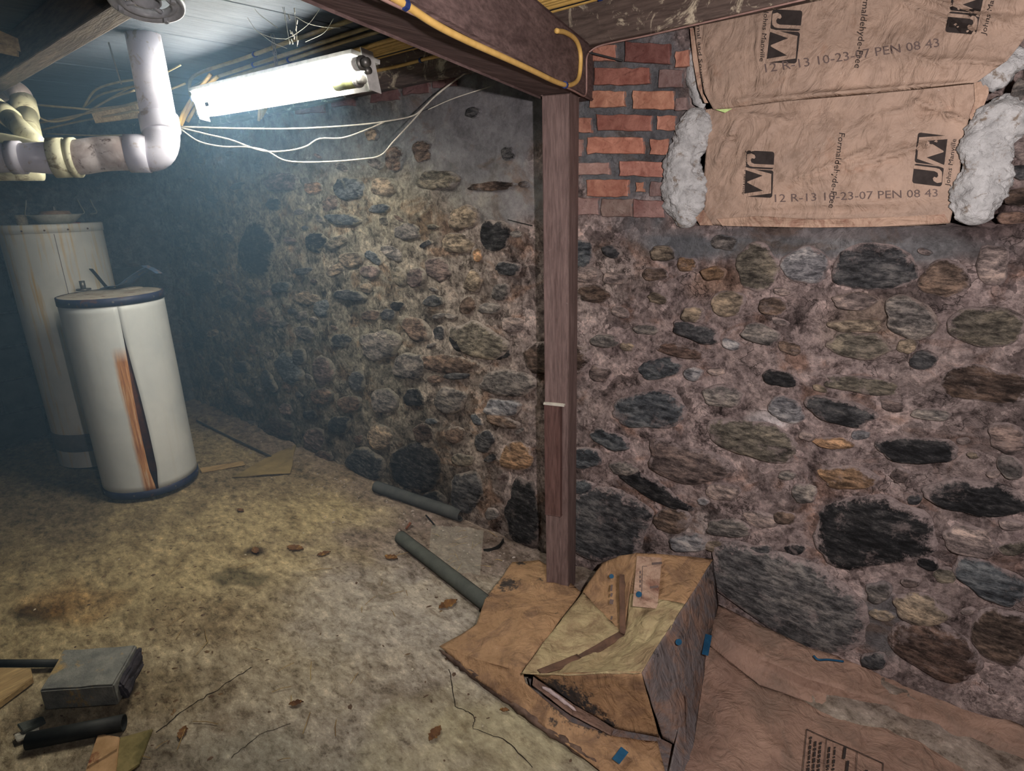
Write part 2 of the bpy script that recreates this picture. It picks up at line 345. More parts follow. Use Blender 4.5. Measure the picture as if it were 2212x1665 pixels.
# ------------------------------------------------------------------ the room shell
X0, X1, YB, ZC = -5.0, 1.9, -4.2, 2.072
OPx0, OPx1, OPz0 = onY(1462, 480).x, onY(2168, 480).x, onY(1500, 488).z   # opening filled with insulation
def zone(px, py, rx, ry, col, rug=None, soft=0.35, amt=1.0, fl=False):
    f = (lambda a, b: onZ(a, b, 0)) if fl else (lambda a, b: onY(a, b, 0))
    c = f(px, py); a = f(px + rx, py) - c; b = f(px, py + ry) - c
    a2 = Vector((a.x, a.y if fl else a.z)); b2 = Vector((b.x, b.y if fl else b.z)); c2 = Vector((c.x, c.y if fl else c.z))
    det = a2.x * b2.y - a2.y * b2.x
    return (c2, (b2.y / det, -b2.x / det, -a2.y / det, a2.x / det), col, rug, soft, amt)
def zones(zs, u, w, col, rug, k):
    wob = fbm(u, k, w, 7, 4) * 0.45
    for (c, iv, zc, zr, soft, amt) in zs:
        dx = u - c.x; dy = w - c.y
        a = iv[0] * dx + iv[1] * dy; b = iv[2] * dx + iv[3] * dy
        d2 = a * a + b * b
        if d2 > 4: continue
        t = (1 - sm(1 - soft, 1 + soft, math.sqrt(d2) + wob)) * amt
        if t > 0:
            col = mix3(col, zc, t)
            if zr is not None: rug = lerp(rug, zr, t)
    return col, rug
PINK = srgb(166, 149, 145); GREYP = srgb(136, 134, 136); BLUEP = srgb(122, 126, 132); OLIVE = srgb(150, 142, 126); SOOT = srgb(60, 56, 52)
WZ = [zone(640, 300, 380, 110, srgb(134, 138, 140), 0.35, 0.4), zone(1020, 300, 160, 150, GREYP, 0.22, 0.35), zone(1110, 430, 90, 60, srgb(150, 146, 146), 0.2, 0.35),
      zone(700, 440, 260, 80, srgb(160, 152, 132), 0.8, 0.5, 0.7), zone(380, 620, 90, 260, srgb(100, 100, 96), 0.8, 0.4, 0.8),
      zone(1345, 280, 130, 220, srgb(122, 123, 126), 0.4, 0.25), zone(1500, 530, 110, 32, srgb(116, 118, 122), 0.4, 0.3), zone(1780, 530, 400, 36, srgb(126, 128, 130), 0.4, 0.3, 0.9),
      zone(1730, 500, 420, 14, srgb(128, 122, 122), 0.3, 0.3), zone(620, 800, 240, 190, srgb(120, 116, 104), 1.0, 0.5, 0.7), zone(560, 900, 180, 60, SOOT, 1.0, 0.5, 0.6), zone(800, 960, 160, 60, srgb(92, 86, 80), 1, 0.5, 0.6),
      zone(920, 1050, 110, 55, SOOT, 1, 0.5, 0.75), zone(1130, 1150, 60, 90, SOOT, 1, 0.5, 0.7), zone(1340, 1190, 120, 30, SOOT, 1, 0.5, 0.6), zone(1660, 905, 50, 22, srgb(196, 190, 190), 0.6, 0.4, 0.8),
      zone(1900, 1345, 60, 70, srgb(128, 124, 124), 0.35, 0.3), zone(1300, 590, 90, 70, srgb(150, 138, 130), 1, 0.5, 0.6), zone(1880, 690, 90, 60, srgb(160, 142, 122), 1, 0.5, 0.6),
      zone(2040, 880, 200, 200, srgb(152, 138, 134), 0.9, 0.5, 0.6), zone(1500, 1140, 60, 40, srgb(170, 162, 156), 1, 0.5, 0.5), zone(1560, 610, 60, 34, srgb(158, 124, 98), 1, 0.5, 0.6), zone(2150, 470, 90, 60, srgb(110, 92, 90), 1, 0.5, 0.7)]
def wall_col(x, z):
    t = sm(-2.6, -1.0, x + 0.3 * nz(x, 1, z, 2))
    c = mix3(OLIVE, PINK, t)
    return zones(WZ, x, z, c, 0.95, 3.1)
def wall_y(x, z):
    k = 1 - 0.6 * sm(-2.3, -1.4, x) * sm(1.35, 1.5, z) * sm(-1.1, -1.3, x)
    y = -0.011 * fbm(x, 0.3, z, 5, 3) * k - 0.009 * fbm(x, 2.3, z, 15, 4) * k
    y -= 0.03 * sm(0.35, 0.0, z) * sm(-0.9, -0.3, x)             # footing spreads at the right
    if x > OPx0 and z > OPz0 and x < OPx1:
        e = min(x - OPx0, OPx1 - x, z - OPz0) + 0.012 * nz(x, 0, z, 30)
        y += 0.16 * sm(0.0, 0.03, e)
    return y
def frange(a, b, st):
    n = max(1, round((b - a) / st)); return [a + (b - a) * i / n for i in range(n)]
def grid(name, us, ws, f, m, cf=None):
    nu, nw = len(us), len(ws); vs = []; cols = []; rug = []
    for w in ws:
        for u in us:
            vs.append(f(u, w))
            if cf: c, r = cf(u, w); cols.append(c); rug.append(r)
    fs = [(j * nu + i, j * nu + i + 1, (j + 1) * nu + i + 1, (j + 1) * nu + i) for j in range(nw - 1) for i in range(nu - 1)]
    o = mk(name, vs, fs, m, None, True, Vector((0, 0, 0)))
    if cf:
        colattr(o, 'col', cols); a = o.data.attributes.new('rug', 'FLOAT', 'POINT'); a.data.foreach_set('value', rug)
    return o
xs = frange(X0, 0.35, 0.0125) + frange(0.35, X1, 0.06) + [X1]
zs = frange(-0.12, 2.02, 0.0125) + [2.02, ZC + 0.02]
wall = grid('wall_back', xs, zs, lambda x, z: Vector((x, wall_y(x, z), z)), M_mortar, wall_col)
tag(wall, kind='structure')
# floor
KH = srgb(166, 150, 114); GR = srgb(156, 146, 132); DIRT = srgb(120, 106, 98)
FZ = [zone(95, 1325, 60, 22, srgb(50, 44, 30), 1, 0.5, 0.9, True), zone(150, 1300, 90, 40, srgb(150, 112, 62), 1, 0.6, 0.6, True), zone(520, 1248, 60, 18, srgb(90, 82, 62), 0.8, 0.3, 0.8, True),
      zone(890, 1240, 34, 18, srgb(84, 82, 80), 0.8, 0.5, 0.8, True), zone(330, 1480, 120, 60, srgb(112, 98, 74), 1, 0.5, 0.7, True), zone(450, 1330, 160, 50, srgb(116, 98, 72), 1, 0.6, 0.5, True),
      zone(300, 1640, 130, 60, srgb(90, 78, 64), 1, 0.4, 0.7, True), zone(60, 1100, 260, 90, srgb(96, 84, 70), 1, 0.6, 0.7, True), zone(950, 1180, 260, 70, DIRT, 1, 0.5, 0.8, True), zone(820, 1300, 160, 100, srgb(168, 160, 150), 0.6, 0.6, 0.6, True),  # wide dark zone by the tanks: their cast shadow painted into the floor colour
      zone(560, 1030, 220, 50, srgb(128, 112, 88), 1, 0.5, 0.7, True), zone(560, 1640, 240, 70, srgb(140, 134, 118), 0.6, 0.5, 0.6, True), zone(1100, 1580, 260, 110, srgb(172, 162, 128), 0.35, 0.5, 0.7, True), zone(550, 1190, 20, 8, srgb(60, 44, 34), 1, 0.5, 0.9, True)]
def floor_z(x, y):
    z = 0.006 * fbm(x, y, 0.2, 2.2, 3) + 0.0025 * fbm(x, y, 1.2, 14, 3)
    m = sm(-1.5, -0.3, x); d = -y
    z += 0.11 * m * sm(0.42, 0.02, d)
    z += 0.014 * sm(0.28, 0.0, d + 0.05 * nz(x, y, 0, 6)) * (1 + 0.8 * fbm(x, y, 4, 16, 3))
    return z
def floor_col(x, y):
    t = sm(-2.6, -1.3, x + 0.3 * nz(x, y, 0, 1.5))
    c = mix3(KH, GR, t); rug = 0.8
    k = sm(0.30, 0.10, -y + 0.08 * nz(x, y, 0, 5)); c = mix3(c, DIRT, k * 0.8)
    c, rug = zones(FZ, x, y, c, rug, 8.8); return c, rug
fx = [X0, -4.95] + frange(-4.9, 0.4, 0.0135) + frange(0.4, X1, 0.1) + [X1]
fy = frange(YB, -1.9, 0.12) + frange(-1.9, 0.0, 0.0135) + [0.0, 0.05]
floor = grid('floor', fx, fy, lambda x, y: Vector((x, y, floor_z(x, y))), M_floor, floor_col); tag(floor, kind='structure')
# left wall: rough dark blocks under thin render
def wl_y(y, z): return X0 + 0.02 + 0.012 * fbm(0, y, z, 4, 3) + 0.004 * fbm(3, y, z, 22, 3)
wleft = grid('wall_left', frange(YB, 0.04, 0.03) + [0.04], frange(-0.05, ZC, 0.03) + [ZC], lambda y, z: Vector((wl_y(y, z), y, z)), M_mortar,
             lambda y, z: (mix3(srgb(88, 92, 98), srgb(116, 118, 120), 0.5 + 0.5 * nz(y, z, 0, 2.2)), 0.5)); tag(wleft, kind='structure')
M_block = mottled('left_wall_block', srgb(48, 50, 54), srgb(80, 82, 84), 12, (0.35, 0.65), 0.9, 0.15, 0.6, 0.008, 60)
for row in range(5):
    for k in range(9):
        y0 = -3.9 + 0.42 * k + (0.21 if row % 2 else 0); z0 = 0.03 + row * 0.215
        if y0 + 0.4 > -0.02: continue
        b = MB(); b.box((X0 - 0.02, y0, z0), (X0 + 0.05 + 0.01 * nz(k, row, 0, 1.7), y0 + 0.4, z0 + 0.2), 0.008); b.build('block', M_block, wleft, False)
mb = MB(); mb.box((X1, YB, 0), (X1 + 0.1, 0.1, ZC)); o = mb.build('wall_right', mottled('right_wall', srgb(112, 108, 104), srgb(132, 126, 120), 6), None); tag(o, kind='structure')
mb = MB(); mb.box((X0, YB - 0.1, 0), (X1, YB, ZC)); o = mb.build('wall_front', mottled('front_wall', srgb(92, 90, 88), srgb(118, 112, 106), 6), None); tag(o, kind='structure')
mb = MB(); mb.box((X0 - 0.1, YB - 0.1, ZC + 0.02), (X1 + 0.1, 0.25, ZC + 0.08)); ceil = mb.build('ceiling', M_black, None); tag(ceil, kind='structure')
x = X0; i = 0
while x < X1 - 0.02:
    w = 0.24 + R.uniform(-0.02, 0.02); h = R.uniform(-0.001, 0.001)
    mb = MB(); mb.box((x + 0.0012, YB, ZC + h), (min(x + w, X1) - 0.0012, 0.0, ZC + 0.02), 0.002); mb.build('plank', M_plank, ceil); x += w
# light strip of mortar-bedded boards behind the opening
# ------------------------------------------------------------------ stones of the back wall
CODE = {'k': (44, 44, 46), 'd': (72, 72, 74), 'u': (84, 88, 92), 'g': (118, 112, 108), 'b': (106, 90, 80), 'o': (152, 122, 96), 't': (140, 126, 110), 'w': (172, 168, 166),
        'm': (112, 98, 94), 'v': (112, 105, 94), 'r': (98, 80, 72), 'p': (146, 131, 126), 'n': (76, 63, 56), 'l': (140, 138, 140), 'q': (98, 96, 96)}
STONES = """1260 547 22 31 0 u;1324 543 20 12 20 d;1281 635 34 19 5 n;1202 775 68 38 5 n;1637 579 46 52 0 v;1884 577 92 52 0 d;2041 601 56 40 0 b;1742 572 52 40 0 l;1485 570 20 15 0 o;1543 590 26 16 0 o;1431 547 26 18 0 t;1415 592 26 15 0 b
1967 686 57 41 20 g;2135 704 82 42 5 v;1507 718 52 19 18 d;1641 720 42 22 10 g;1673 660 32 20 0 b;1570 655 38 28 0 t;1857 745 70 28 3 v;1498 677 22 18 0 t;1471 758 50 13 12 r;1426 794 48 22 -5 u;1686 816 38 17 12 k;1996 776 33 20 -5 d
2130 830 97 38 8 n;1861 830 82 18 8 v;1408 886 79 43 -2 u;1561 857 42 24 5 g;1700 884 40 24 25 l;1819 886 75 27 14 d;2014 893 45 13 5 g;1632 949 104 38 14 v;1321 949 46 17 20 u;1801 955 44 12 3 o;1982 969 90 27 5 k;2175 946 42 32 25 m
1269 985 36 22 5 u;1310 735 30 14 5 g;1262 592 35 18 0 p;1960 745 22 16 0 t;2145 572 38 44 0 p;1850 650 46 18 0 p;1848 703 56 13 0 t;1485 1000 92 40 17 m;1417 1058 88 19 30 k;1308 1128 98 80 5 d;1455 1122 38 27 0 b;1834 1030 62 24 5 o
1883 1150 136 74 3 k;2110 1075 115 36 8 k;1718 1186 22 12 0 k;1712 1290 190 78 26 q;1578 1138 48 20 5 g;1490 1170 45 20 0 l;1695 1116 24 14 0 b;2140 1250 88 36 28 u;1900 1275 28 22 0 g;2020 1400 104 50 25 r;2165 1372 72 58 25 b;1990 1312 62 34 15 t
1946 1026 20 16 0 m;1975 1080 16 10 0 d;2095 1165 62 30 15 p;1637 1188 32 15 0 d;2185 1005 32 24 30 g;1893 1415 30 16 0 d;1740 1062 26 22 0 g;1255 1050 30 15 0 u;2005 1215 26 14 20 k;1560 1176 56 12 3 t;1350 1010 30 14 10 g;1560 1060 40 18 8 p
903 711 36 21 40 b;1038 735 64 34 20 v;1080 762 24 14 0 k;990 738 12 24 -35 k;965 785 66 20 6 b;1099 827 58 28 3 g;973 865 34 28 0 g;896 858 25 19 20 k;757 871 25 18 0 b;734 917 23 20 0 k;821 942 26 29 10 t;775 950 9 11 0 n
915 934 22 20 0 n;984 938 20 18 0 b;1048 952 22 23 0 d;1117 984 38 32 0 o;900 1007 60 54 0 k;1011 1062 35 44 10 d;1130 1105 38 72 0 k;1000 992 24 14 5 v;1065 1108 14 14 0 g;700 800 24 31 -10 m;772 822 17 22 -15 d;823 745 42 32 0 g
625 795 22 36 -40 u;583 822 12 25 -30 d;570 682 20 20 0 b;696 665 18 18 0 u;840 679 15 13 0 d;803 680 20 12 0 b;669 895 16 10 0 k;604 925 32 24 10 n;431 735 14 22 0 d;650 770 14 18 0 d;523 792 16 14 0 d;696 855 22 18 0 b
1088 880 40 20 0 l;1090 908 35 12 15 b;888 790 34 28 0 g;830 865 28 30 0 g;520 860 30 13 40 g;790 1000 42 30 30 d;680 950 24 24 0 m;740 735 22 15 0 d;555 542 39 57 0 k;682 522 23 23 20 k;1070 508 30 36 0 k;1004 470 32 26 -30 t
990 525 38 22 10 t;1036 550 11 14 0 o;902 598 20 23 0 m;946 582 30 22 35 m;1024 606 18 25 15 t;1083 630 18 19 0 g;800 586 21 14 0 m;610 393 38 23 0 m;757 407 36 24 0 u;745 474 38 12 5 u;853 342 20 28 0 b;912 327 20 24 0 b
833 403 25 20 0 t;678 405 18 14 0 o;1025 243 15 12 0 d;1062 402 50 10 -2 n;1133 398 10 7 0 n;950 388 44 22 0 v;1098 331 13 16 0 d;805 291 12 14 0 t;560 355 10 18 0 u;611 620 20 13 0 u;757 637 38 11 8 d;936 650 22 13 0 d
864 597 13 20 -20 v;445 610 28 24 0 d;395 520 14 14 0 d;594 440 18 12 0 d;822 450 22 10 0 u;1100 580 26 15 0 d;500 650 20 14 0 d;470 800 14 22 -20 d;700 985 20 14 0 n;940 1080 26 20 0 k;660 720 22 14 20 g;860 660 14 10 0 k;760 560 26 16 0 t;880 500 28 18 0 g;1010 660 16 22 30 b;950 720 12 16 0 d;990 810 30 8 0 d;1110 700 24 18 0 p;1060 665 22 12 0 g""".replace('\n', ';')
placed = []
def stone(px, py, rx, ry, ang, code, h=None, seg=None, jit=0.13):
    a = math.radians(ang); big = max(rx, ry) > 45
    n = seg or (34 if big else 20); rim = []; e = R.uniform(2.0, 2.9); ph = R.uniform(0, 50)
    for k in range(n):
        th = 2 * math.pi * k / n; c, s = math.cos(th), math.sin(th)
        q = (abs(c) ** e + abs(s) ** e) ** (-1 / e)
        q *= 1 + jit * noise.noise(Vector((c * 1.3 + ph, s * 1.3, 0))) * 2 + jit * 0.5 * noise.noise(Vector((c * 4 + ph, s * 4, 3)))
        u, v = c * q * rx, s * q * ry
        p = onY(px + u * math.cos(a) - v * math.sin(a), py + u * math.sin(a) + v * math.cos(a)); rim.append((p.x, p.z))
    cx = sum(p[0] for p in rim) / n; cz = sum(p[1] for p in rim) / n
    size = max(abs(p[0] - cx) for p in rim)
    if h is None: h = {'k': 0.017, 'n': 0.018}.get(code, 0.022) + min(0.014, size * 0.10) + R.uniform(-0.004, 0.003)
    h *= 0.62 if cx < -1.35 else 0.85
    rings = [(1.03, -0.25, 1.0), (1.0, 0.2, .92), (0.93, 0.62, .72), (0.8, 0.86, .42), (0.6, 0.96, .2), (0.35, 1.0, .1)]
    base = wall_y(cx, cz) * 0.8 if not (OPx0 < cx < OPx1 and cz > OPz0) else 0
    base -= 0.03 * sm(0.35, 0.0, cz) * sm(-0.9, -0.3, cx)
    vs = []; rimv = []
    for (sc, hh, rv) in rings:
        for (X, Z) in rim:
            x, z = cx + (X - cx) * sc, cz + (Z - cz) * sc
            vs.append((x, base - h * hh - (0.0045 * fbm(x, ph, z, 16, 3) + 0.002 * fbm(x, ph, z, 50, 2)) * min(1, 2 * hh if hh > 0 else 0), z)); rimv.append(rv)
    vs.append((cx, base - h * 1.0, cz)); rimv.append(0.05)
    fs = []
    for i in range(len(rings) - 1):
        for k in range(n):
            k2 = (k + 1) % n; fs.append((i * n + k, i * n + k2, (i + 1) * n + k2, (i + 1) * n + k))
    L = (len(rings) - 1) * n
    for k in range(n): fs.append((L + k, L + (k + 1) % n, len(vs) - 1))
    o = mk('stone', vs, fs, M_stone, wall, True)
    at = o.data.attributes.new('rim', 'FLOAT', 'POINT'); at.data.foreach_set('value', rimv)
    mc, _ = wall_col(cx, cz); mc = tuple(v_ * 1.18 for v_ in mc); colattr(o, 'mort', [mc] * len(vs))
    k = R.uniform(0.85, 1.18); c = srgb(*CODE[code]); o.color = (c[0] * k, c[1] * k, c[2] * k, 1)
    placed.append((px, py, rx, ry, ang))
    return o
for sp in STONES.split(';'):  # a few dark entries stand for holes, their shade drawn as stone colour
    q = sp.split(); stone(float(q[0]), float(q[1]), float(q[2]), float(q[3]), float(q[4]), q[5])
def free(px, py, r, pad=1.05):
    for (x, y, a, b, g) in placed:
        t = math.radians(g); dx, dy = px - x, py - y
        u = dx * math.cos(t) + dy * math.sin(t); v = -dx * math.sin(t) + dy * math.cos(t)
        if (u / (a * pad + r)) ** 2 + (v / (b * pad + r)) ** 2 < 1: return False
    return True
# the smaller rubble between them
cnt = 0; tries = 0
while cnt < 105 and tries < 6000:
    tries += 1
    if R.random() < 0.62:
        px, py = R.uniform(390, 1140), R.uniform(330, 1110)
        if px > 850 and py < 470: continue
        if py > 860 + 0.447 * (px - 410): continue
        if py < 430 and R.random() < 0.5: continue
        r = R.uniform(7, 19) * (0.7 if px < 560 else 1)
        code = R.choice('ggvvddutmbbtg')
        ang = R.uniform(-30, 50)
    else:
        px, py = R.uniform(1260, 2200), R.uniform(520, 1420)
        if py > 1180 + 0.30 * (px - 1240): continue
        r = R.uniform(10, 26); code = R.choice('ppgtpmvlbp'); ang = R.uniform(-5, 22)
    if not free(px, py, r): continue
    stone(px, py, r * R.uniform(1.0, 1.7), r * R.uniform(0.55, 0.85), ang, code, h=R.uniform(0.014, 0.021), seg=14); cnt += 1
# bricks: pier beside the opening, and a few under the plate at the left
def brick(x0, y0, x1, y1, col, dy0=0, dy1=0, h=0.009, chip=0.05):
    pts = []; n = 7
    for k in range(n): t = k / n; pts.append((lerp(x0, x1, t), lerp(y0, y0 + dy1, t)))
    for k in range(3): t = k / 3; pts.append((x1, lerp(y0 + dy1, y1 + dy1, t)))
    for k in range(n): t = k / n; pts.append((lerp(x1, x0, t), lerp(y1 + dy1, y1, t)))
    for k in range(3): t = k / 3; pts.append((x0, lerp(y1, y0, t)))
    ph = R.uniform(0, 90); rim = []
    for (a, b) in pts:
        a += 3.2 * noise.noise(Vector((a * .05 + ph, b * .07, 0))) * 1.2; b += 3.0 * noise.noise(Vector((a * .05, b * .07 + ph, 4))) * 1.2
        p = onY(a, b); rim.append((p.x, p.z))
    cx = sum(p[0] for p in rim) / len(rim); cz = sum(p[1] for p in rim) / len(rim); n = len(rim)
    vs = []; rv = []
    for sc, hh, r_ in ((1.0, -1.2, 1), (1.0, 0.6, .9), (0.95, 1.0, .5), (0.6, 1.05, .1)):
        for (X, Z) in rim:
            x, z = cx + (X - cx) * sc, cz + (Z - cz) * sc
            vs.append((x, wall_y(min(x, OPx0), min(z, 3)) * 0.6 - 0.006 - h * hh - 0.002 * fbm(x, ph, z, 30, 3), z)); rv.append(r_)
    vs.append((cx, wall_y(min(cx, OPx0), cz) * 0.6 - 0.006 - h * 1.05, cz)); rv.append(0.1); fs = []
    for i in range(3):
        for k in range(n): k2 = (k + 1) % n; fs.append((i * n + k, i * n + k2, (i + 1) * n + k2, (i + 1) * n + k))
    for k in range(n): fs.append((3 * n + k, 3 * n + (k + 1) % n, 4 * n))
    o = mk('brick', vs, fs, M_brick, wall, False); at = o.data.attributes.new('rim', 'FLOAT', 'POINT'); at.data.foreach_set('value', rv)
    c = srgb(*col); o.color = (*c, 1)
OR, OR2, RD, DK, PK, MV = (166, 118, 100), (172, 125, 103), (142, 96, 84), (112, 76, 70), (160, 130, 120), (124, 104, 100)
for (a, b, c, d, col, dy) in [(150, 150, 365, 290, OR, -4), (455, 120, 835, 290, DK, 26), (880, 200, 1000, 340, OR, -6), (190, 345, 660, 490, RD, 0), (745, 360, 940, 510, MV, 2), (150, 545, 450, 685, OR2, -4), (515, 535, 870, 695, OR2, 6), (884, 605, 985, 710, MV, -6),
                          (40, 770, 160, 900, OR, 0), (215, 745, 685, 880, RD, 6), (730, 750, 885, 880, OR, 2), (0, 955, 85, 1100, PK, 0), (130, 935, 610, 1078, (178, 124, 104), 3), (670, 950, 825, 1085, OR, 4), (-40, 1160, 320, 1262, PK, -8), (400, 1140, 790, 1270, (168, 120, 106), 6),
                          (-40, 1330, 30, 1405, PK, 0), (125, 1300, 485, 1445, OR, 0), (545, 1315, 615, 1402, OR2, 0), (670, 1312, 790, 1440, MV, 2), (-40, 1452, 225, 1600, (138, 112, 106), 0), (252, 1462, 520, 1610, (128, 110, 102), 3), (530, 1472, 795, 1620, (138, 108, 102), 5)]:
    brick(1240 + a / 3.965, 60 + b / 3.965, 1240 + c / 3.965, 60 + d / 3.965, col, 0, dy / 3.965 * 1.0)
for (a, b, c, d) in [(640, 226, 700, 246), (719, 210, 769, 231), (803, 196, 865, 220), (872, 182, 930, 205), (938, 172, 990, 190)]:
    brick(a, b, c, d, (112, 84, 82), 0, -4, 0.007)
# rough stones right of the opening
for a in ((2204, 300, 26, 44, 0, 'p'), (2200, 425, 30, 20, 0, 'n'), (2204, 372, 26, 16, 0, 'd'), (2200, 200, 16, 34, 20, 'g'), (2196, 252, 16, 12, 0, 'd'), (2190, 470, 40, 14, 0, 'r')): stone(*a)

# ------------------------------------------------------------------ volume added to imitate the lens glow around the tubes
glow_mat = bpy.data.materials.new('lens_glow'); glow_mat.use_nodes = True; glow_mat.node_tree.nodes.clear()
_o = glow_mat.node_tree.nodes.new('ShaderNodeOutputMaterial'); _v = glow_mat.node_tree.nodes.new('ShaderNodeVolumeScatter')
_v.inputs['Color'].default_value = (0.42, 0.70, 1.0, 1); _v.inputs['Density'].default_value = GLOW_DENSITY; _v.inputs['Anisotropy'].default_value = 0.0
glow_mat.node_tree.links.new(_v.outputs[0], _o.inputs['Volume'])
mb = MB(); mb.box((X0 + 0.01, -1.75, 0.02), (-1.75, -0.02, ZC - 0.01)); o = mb.build('glow', glow_mat, None); tag(o, 'added bluish volume imitating the lens haze hanging in the lamp-lit corner around the tube light', 'glow', kind='stuff')

# ------------------------------------------------------------------ timber
ZB = 1.80                                        # underside of the beam
def px_on_plan(px, py): p = onZ(px, py, ZB); return Vector((p.x, p.y, 0))
L0, L1 = px_on_plan(672, 0), px_on_plan(1161, 206)
R0, R1 = px_on_plan(827, 0), px_on_plan(1285, 217)
bd = (L1 - L0).normalized(); bn = Vector((bd.y, -bd.x, 0))           # along, to the right
wd_b = (R1 - L1).dot(bn)
BW = max(0.085, min(0.13, wd_b)); BC = L1 + bn * BW / 2
BH = 0.145
def bpt(s, r, z): return BC + bd * s + bn * r + Vector((0, 0, z))    # s along the beam (0 at the post), r across
s_end = (0.03 - BC.y) / bd.y
s_near = (-3.9 - BC.y) / bd.y
mb = MB(); mid = (s_end + s_near) / 2; hl = (s_end - s_near) / 2
mb.obox(bpt(mid, 0, ZB + BH / 2), bd * hl, bn * BW / 2, (0, 0, BH / 2), 0.006)
beam = mb.build('support_beam', M_beam, None); tag(beam, 'dark brown timber beam running overhead to the top of the post and into the wall', 'beam')
# post
PS = 0.044; pc = BC + bd * 0.045 - bn * 0.004
post = thing('support_post', (pc.x, pc.y, 0), 'weathered brown timber post under the beam, in front of the stone wall', 'post')
mb = MB(); mb.obox(pc + Vector((0, 0, 0.9 + 0.01)), bd * PS, bn * PS * 1.0, (0, 0, 0.9 - 0.012), 0.006)
mb.build('shaft', M_post, post)
zt = onY(1195, 872, pc.y - PS).z; zbm = onY(1200, 1108, pc.y - PS).z
mb = MB(); mb.obox(pc - bd * (PS + 0.009) - bn * 0.012 + Vector((0, 0, (zt + zbm) / 2)), bd * 0.009, bn * (PS - 0.014), (0, 0, (zt - zbm) / 2), 0.002)
o = mb.build('splice_board', M_splice, post); o['label'] = 'reddish board nailed to the lower post'
mb = MB(); mb.obox(pc - bd * (PS + 0.008) - bn * 0.008 + Vector((0, 0, zt + 0.004)), bd * 0.009, bn * (PS - 0.006), (0, 0, 0.003))
o = mb.build('wedge', M_wire, post); o['label'] = 'thin pale strip above the splice board'
# joists run along the wall
def joist(name, y, zlo, zhi, th, m, label, x0=X0, x1=X1, step=0.25):
    mb = MB(); mb.box((x0, y - th, zlo), (x1, y, zhi), 0.005); o = mb.build(name, m); return tag(o, label, 'joist')
ZJ = 1.943
joist('rim_joist', -0.030, ZJ, ZC - 0.004, 0.045, M_joist, 'stained joist lying on top of the stone wall with plaster smears')
joist('floor_joist', -1.10, 1.965, ZC - 0.004, 0.075, M_brownwood, 'brown joist crossing in front of the vertical drain pipe, near the camera', X0, -1.62)
joist('floor_joist', -2.6, 1.965, ZC - 0.004, 0.05, M_oldwood, 'dark joist across the ceiling behind the viewer')
# blocking at upper left
def board_px(name, a, b, wpx, d1, d2, th, m, label, cat='board'):
    p, q = atd(a[0], a[1], d1), atd(b[0], b[1], d2); t = (q - p).normalized()
    vw = ((p + q) / 2 - CAM).normalized(); w = t.cross(vw).normalized(); n = t.cross(w)
    mb = MB(); mb.obox((p + q) / 2, t * (q - p).length / 2, w * wpx * (d1 + d2) / 4 / F, n * th / 2, 0.003)
    o = mb.build(name, m); return tag(o, label, cat)
board_px('lath', (-40, 62), (58, 104), 20, 1.9, 1.95, 0.012, M_board, 'broken pale lath sticking in at the upper left corner')
board_px('lath', (-20, 100), (36, 112), 14, 1.92, 1.95, 0.02, M_board, 'short pale wood stub under the broken lath')
board_px('lath', (62, 82), (132, 66), 8, 2.0, 2.0, 0.01, M_oldwood, 'thin grey lath splinter beside the broken pale lath')
board_px('blocking', (60, 20), (150, 16), 62, 2.25, 2.2, 0.04, M_oldwood, 'dark wood blocking between the joists at upper left')
board_px('drain_strap', (228, 70), (262, 182), 3.2, 2.15, 2.15, 0.003, M_metal, 'thin metal strap hanging left of the vertical drain pipe', 'strap')
o = board_px('lintel_board', (205, 250), (300, 238), 26, 2.75, 2.7, 0.02, M_board, 'pale board resting on the far wall behind the drain pipe')

# ------------------------------------------------------------------ cables
def cable(name, pts, r, m, label, cat='cable', group=None, n=8, flat=1.0, sp=6, staples=()):
    P = spline(pts, sp); mb = MB(); mb.tube(P, r, n)
    if staples:
        t = thing(name, P[0], label, cat, group); mb.build('sheath', m, t, True)
        for f_ in staples:
            i = max(1, min(len(P) - 2, int(f_ * (len(P) - 1)))); d = (P[i + 1] - P[i - 1]).normalized()
            s = MB(); s.tube([P[i] - d * 0.005, P[i] + d * 0.005], r * 1.45, 8); o = s.build('staple', M_tie, t); o['label'] = 'blue cable staple'
        return t
    o = mb.build(name, m, None, True); return tag(o, label, cat, group)
zc = ZC - 0.010
def bedge(f): return f
ceil_c = [(-0.090, 'yellow', 0), (-0.105, 'black', 1), (-0.125, 'yellow', 2), (-0.150, 'yellow', 3), (-0.172, 'yellow', 4), (-0.197, 'yellow', 5), (-0.225, 'yellow', 6)]
words = ['nearest the wall', 'black', 'second from the wall', 'third from the wall', 'fourth from the wall', 'fifth from the wall', 'outermost of the tight bundle']
for (y, kcol, i) in ceil_c:
    pts = []
    for k in range(13):
        x = lerp(-2.75, 1.2, k / 12); pts.append((x, y + 0.010 * nz(x, i * 3.3, 0, 2.5), zc - 0.004 + 0.003 * nz(x, i, 5, 3)))
    w = i - 3
    pts = [(-3.05, y + 0.02 + 0.016 * w, zc - 0.10 - 0.01 * i), (-2.95, y + 0.02 + 0.012 * w, zc - 0.03)] + pts
    if kcol == 'black': cable('electrical_cable', pts, 0.006, M_cable_black, 'thin black cable stapled under the ceiling beside the yellow bundle')
    else: cable('electrical_cable', pts, 0.0075, M_cable, 'yellow ceiling cable above the tube light, ' + words[i], 'cable', 'yellow cables in the tight bundle', staples=(0.22, 0.5, 0.76))
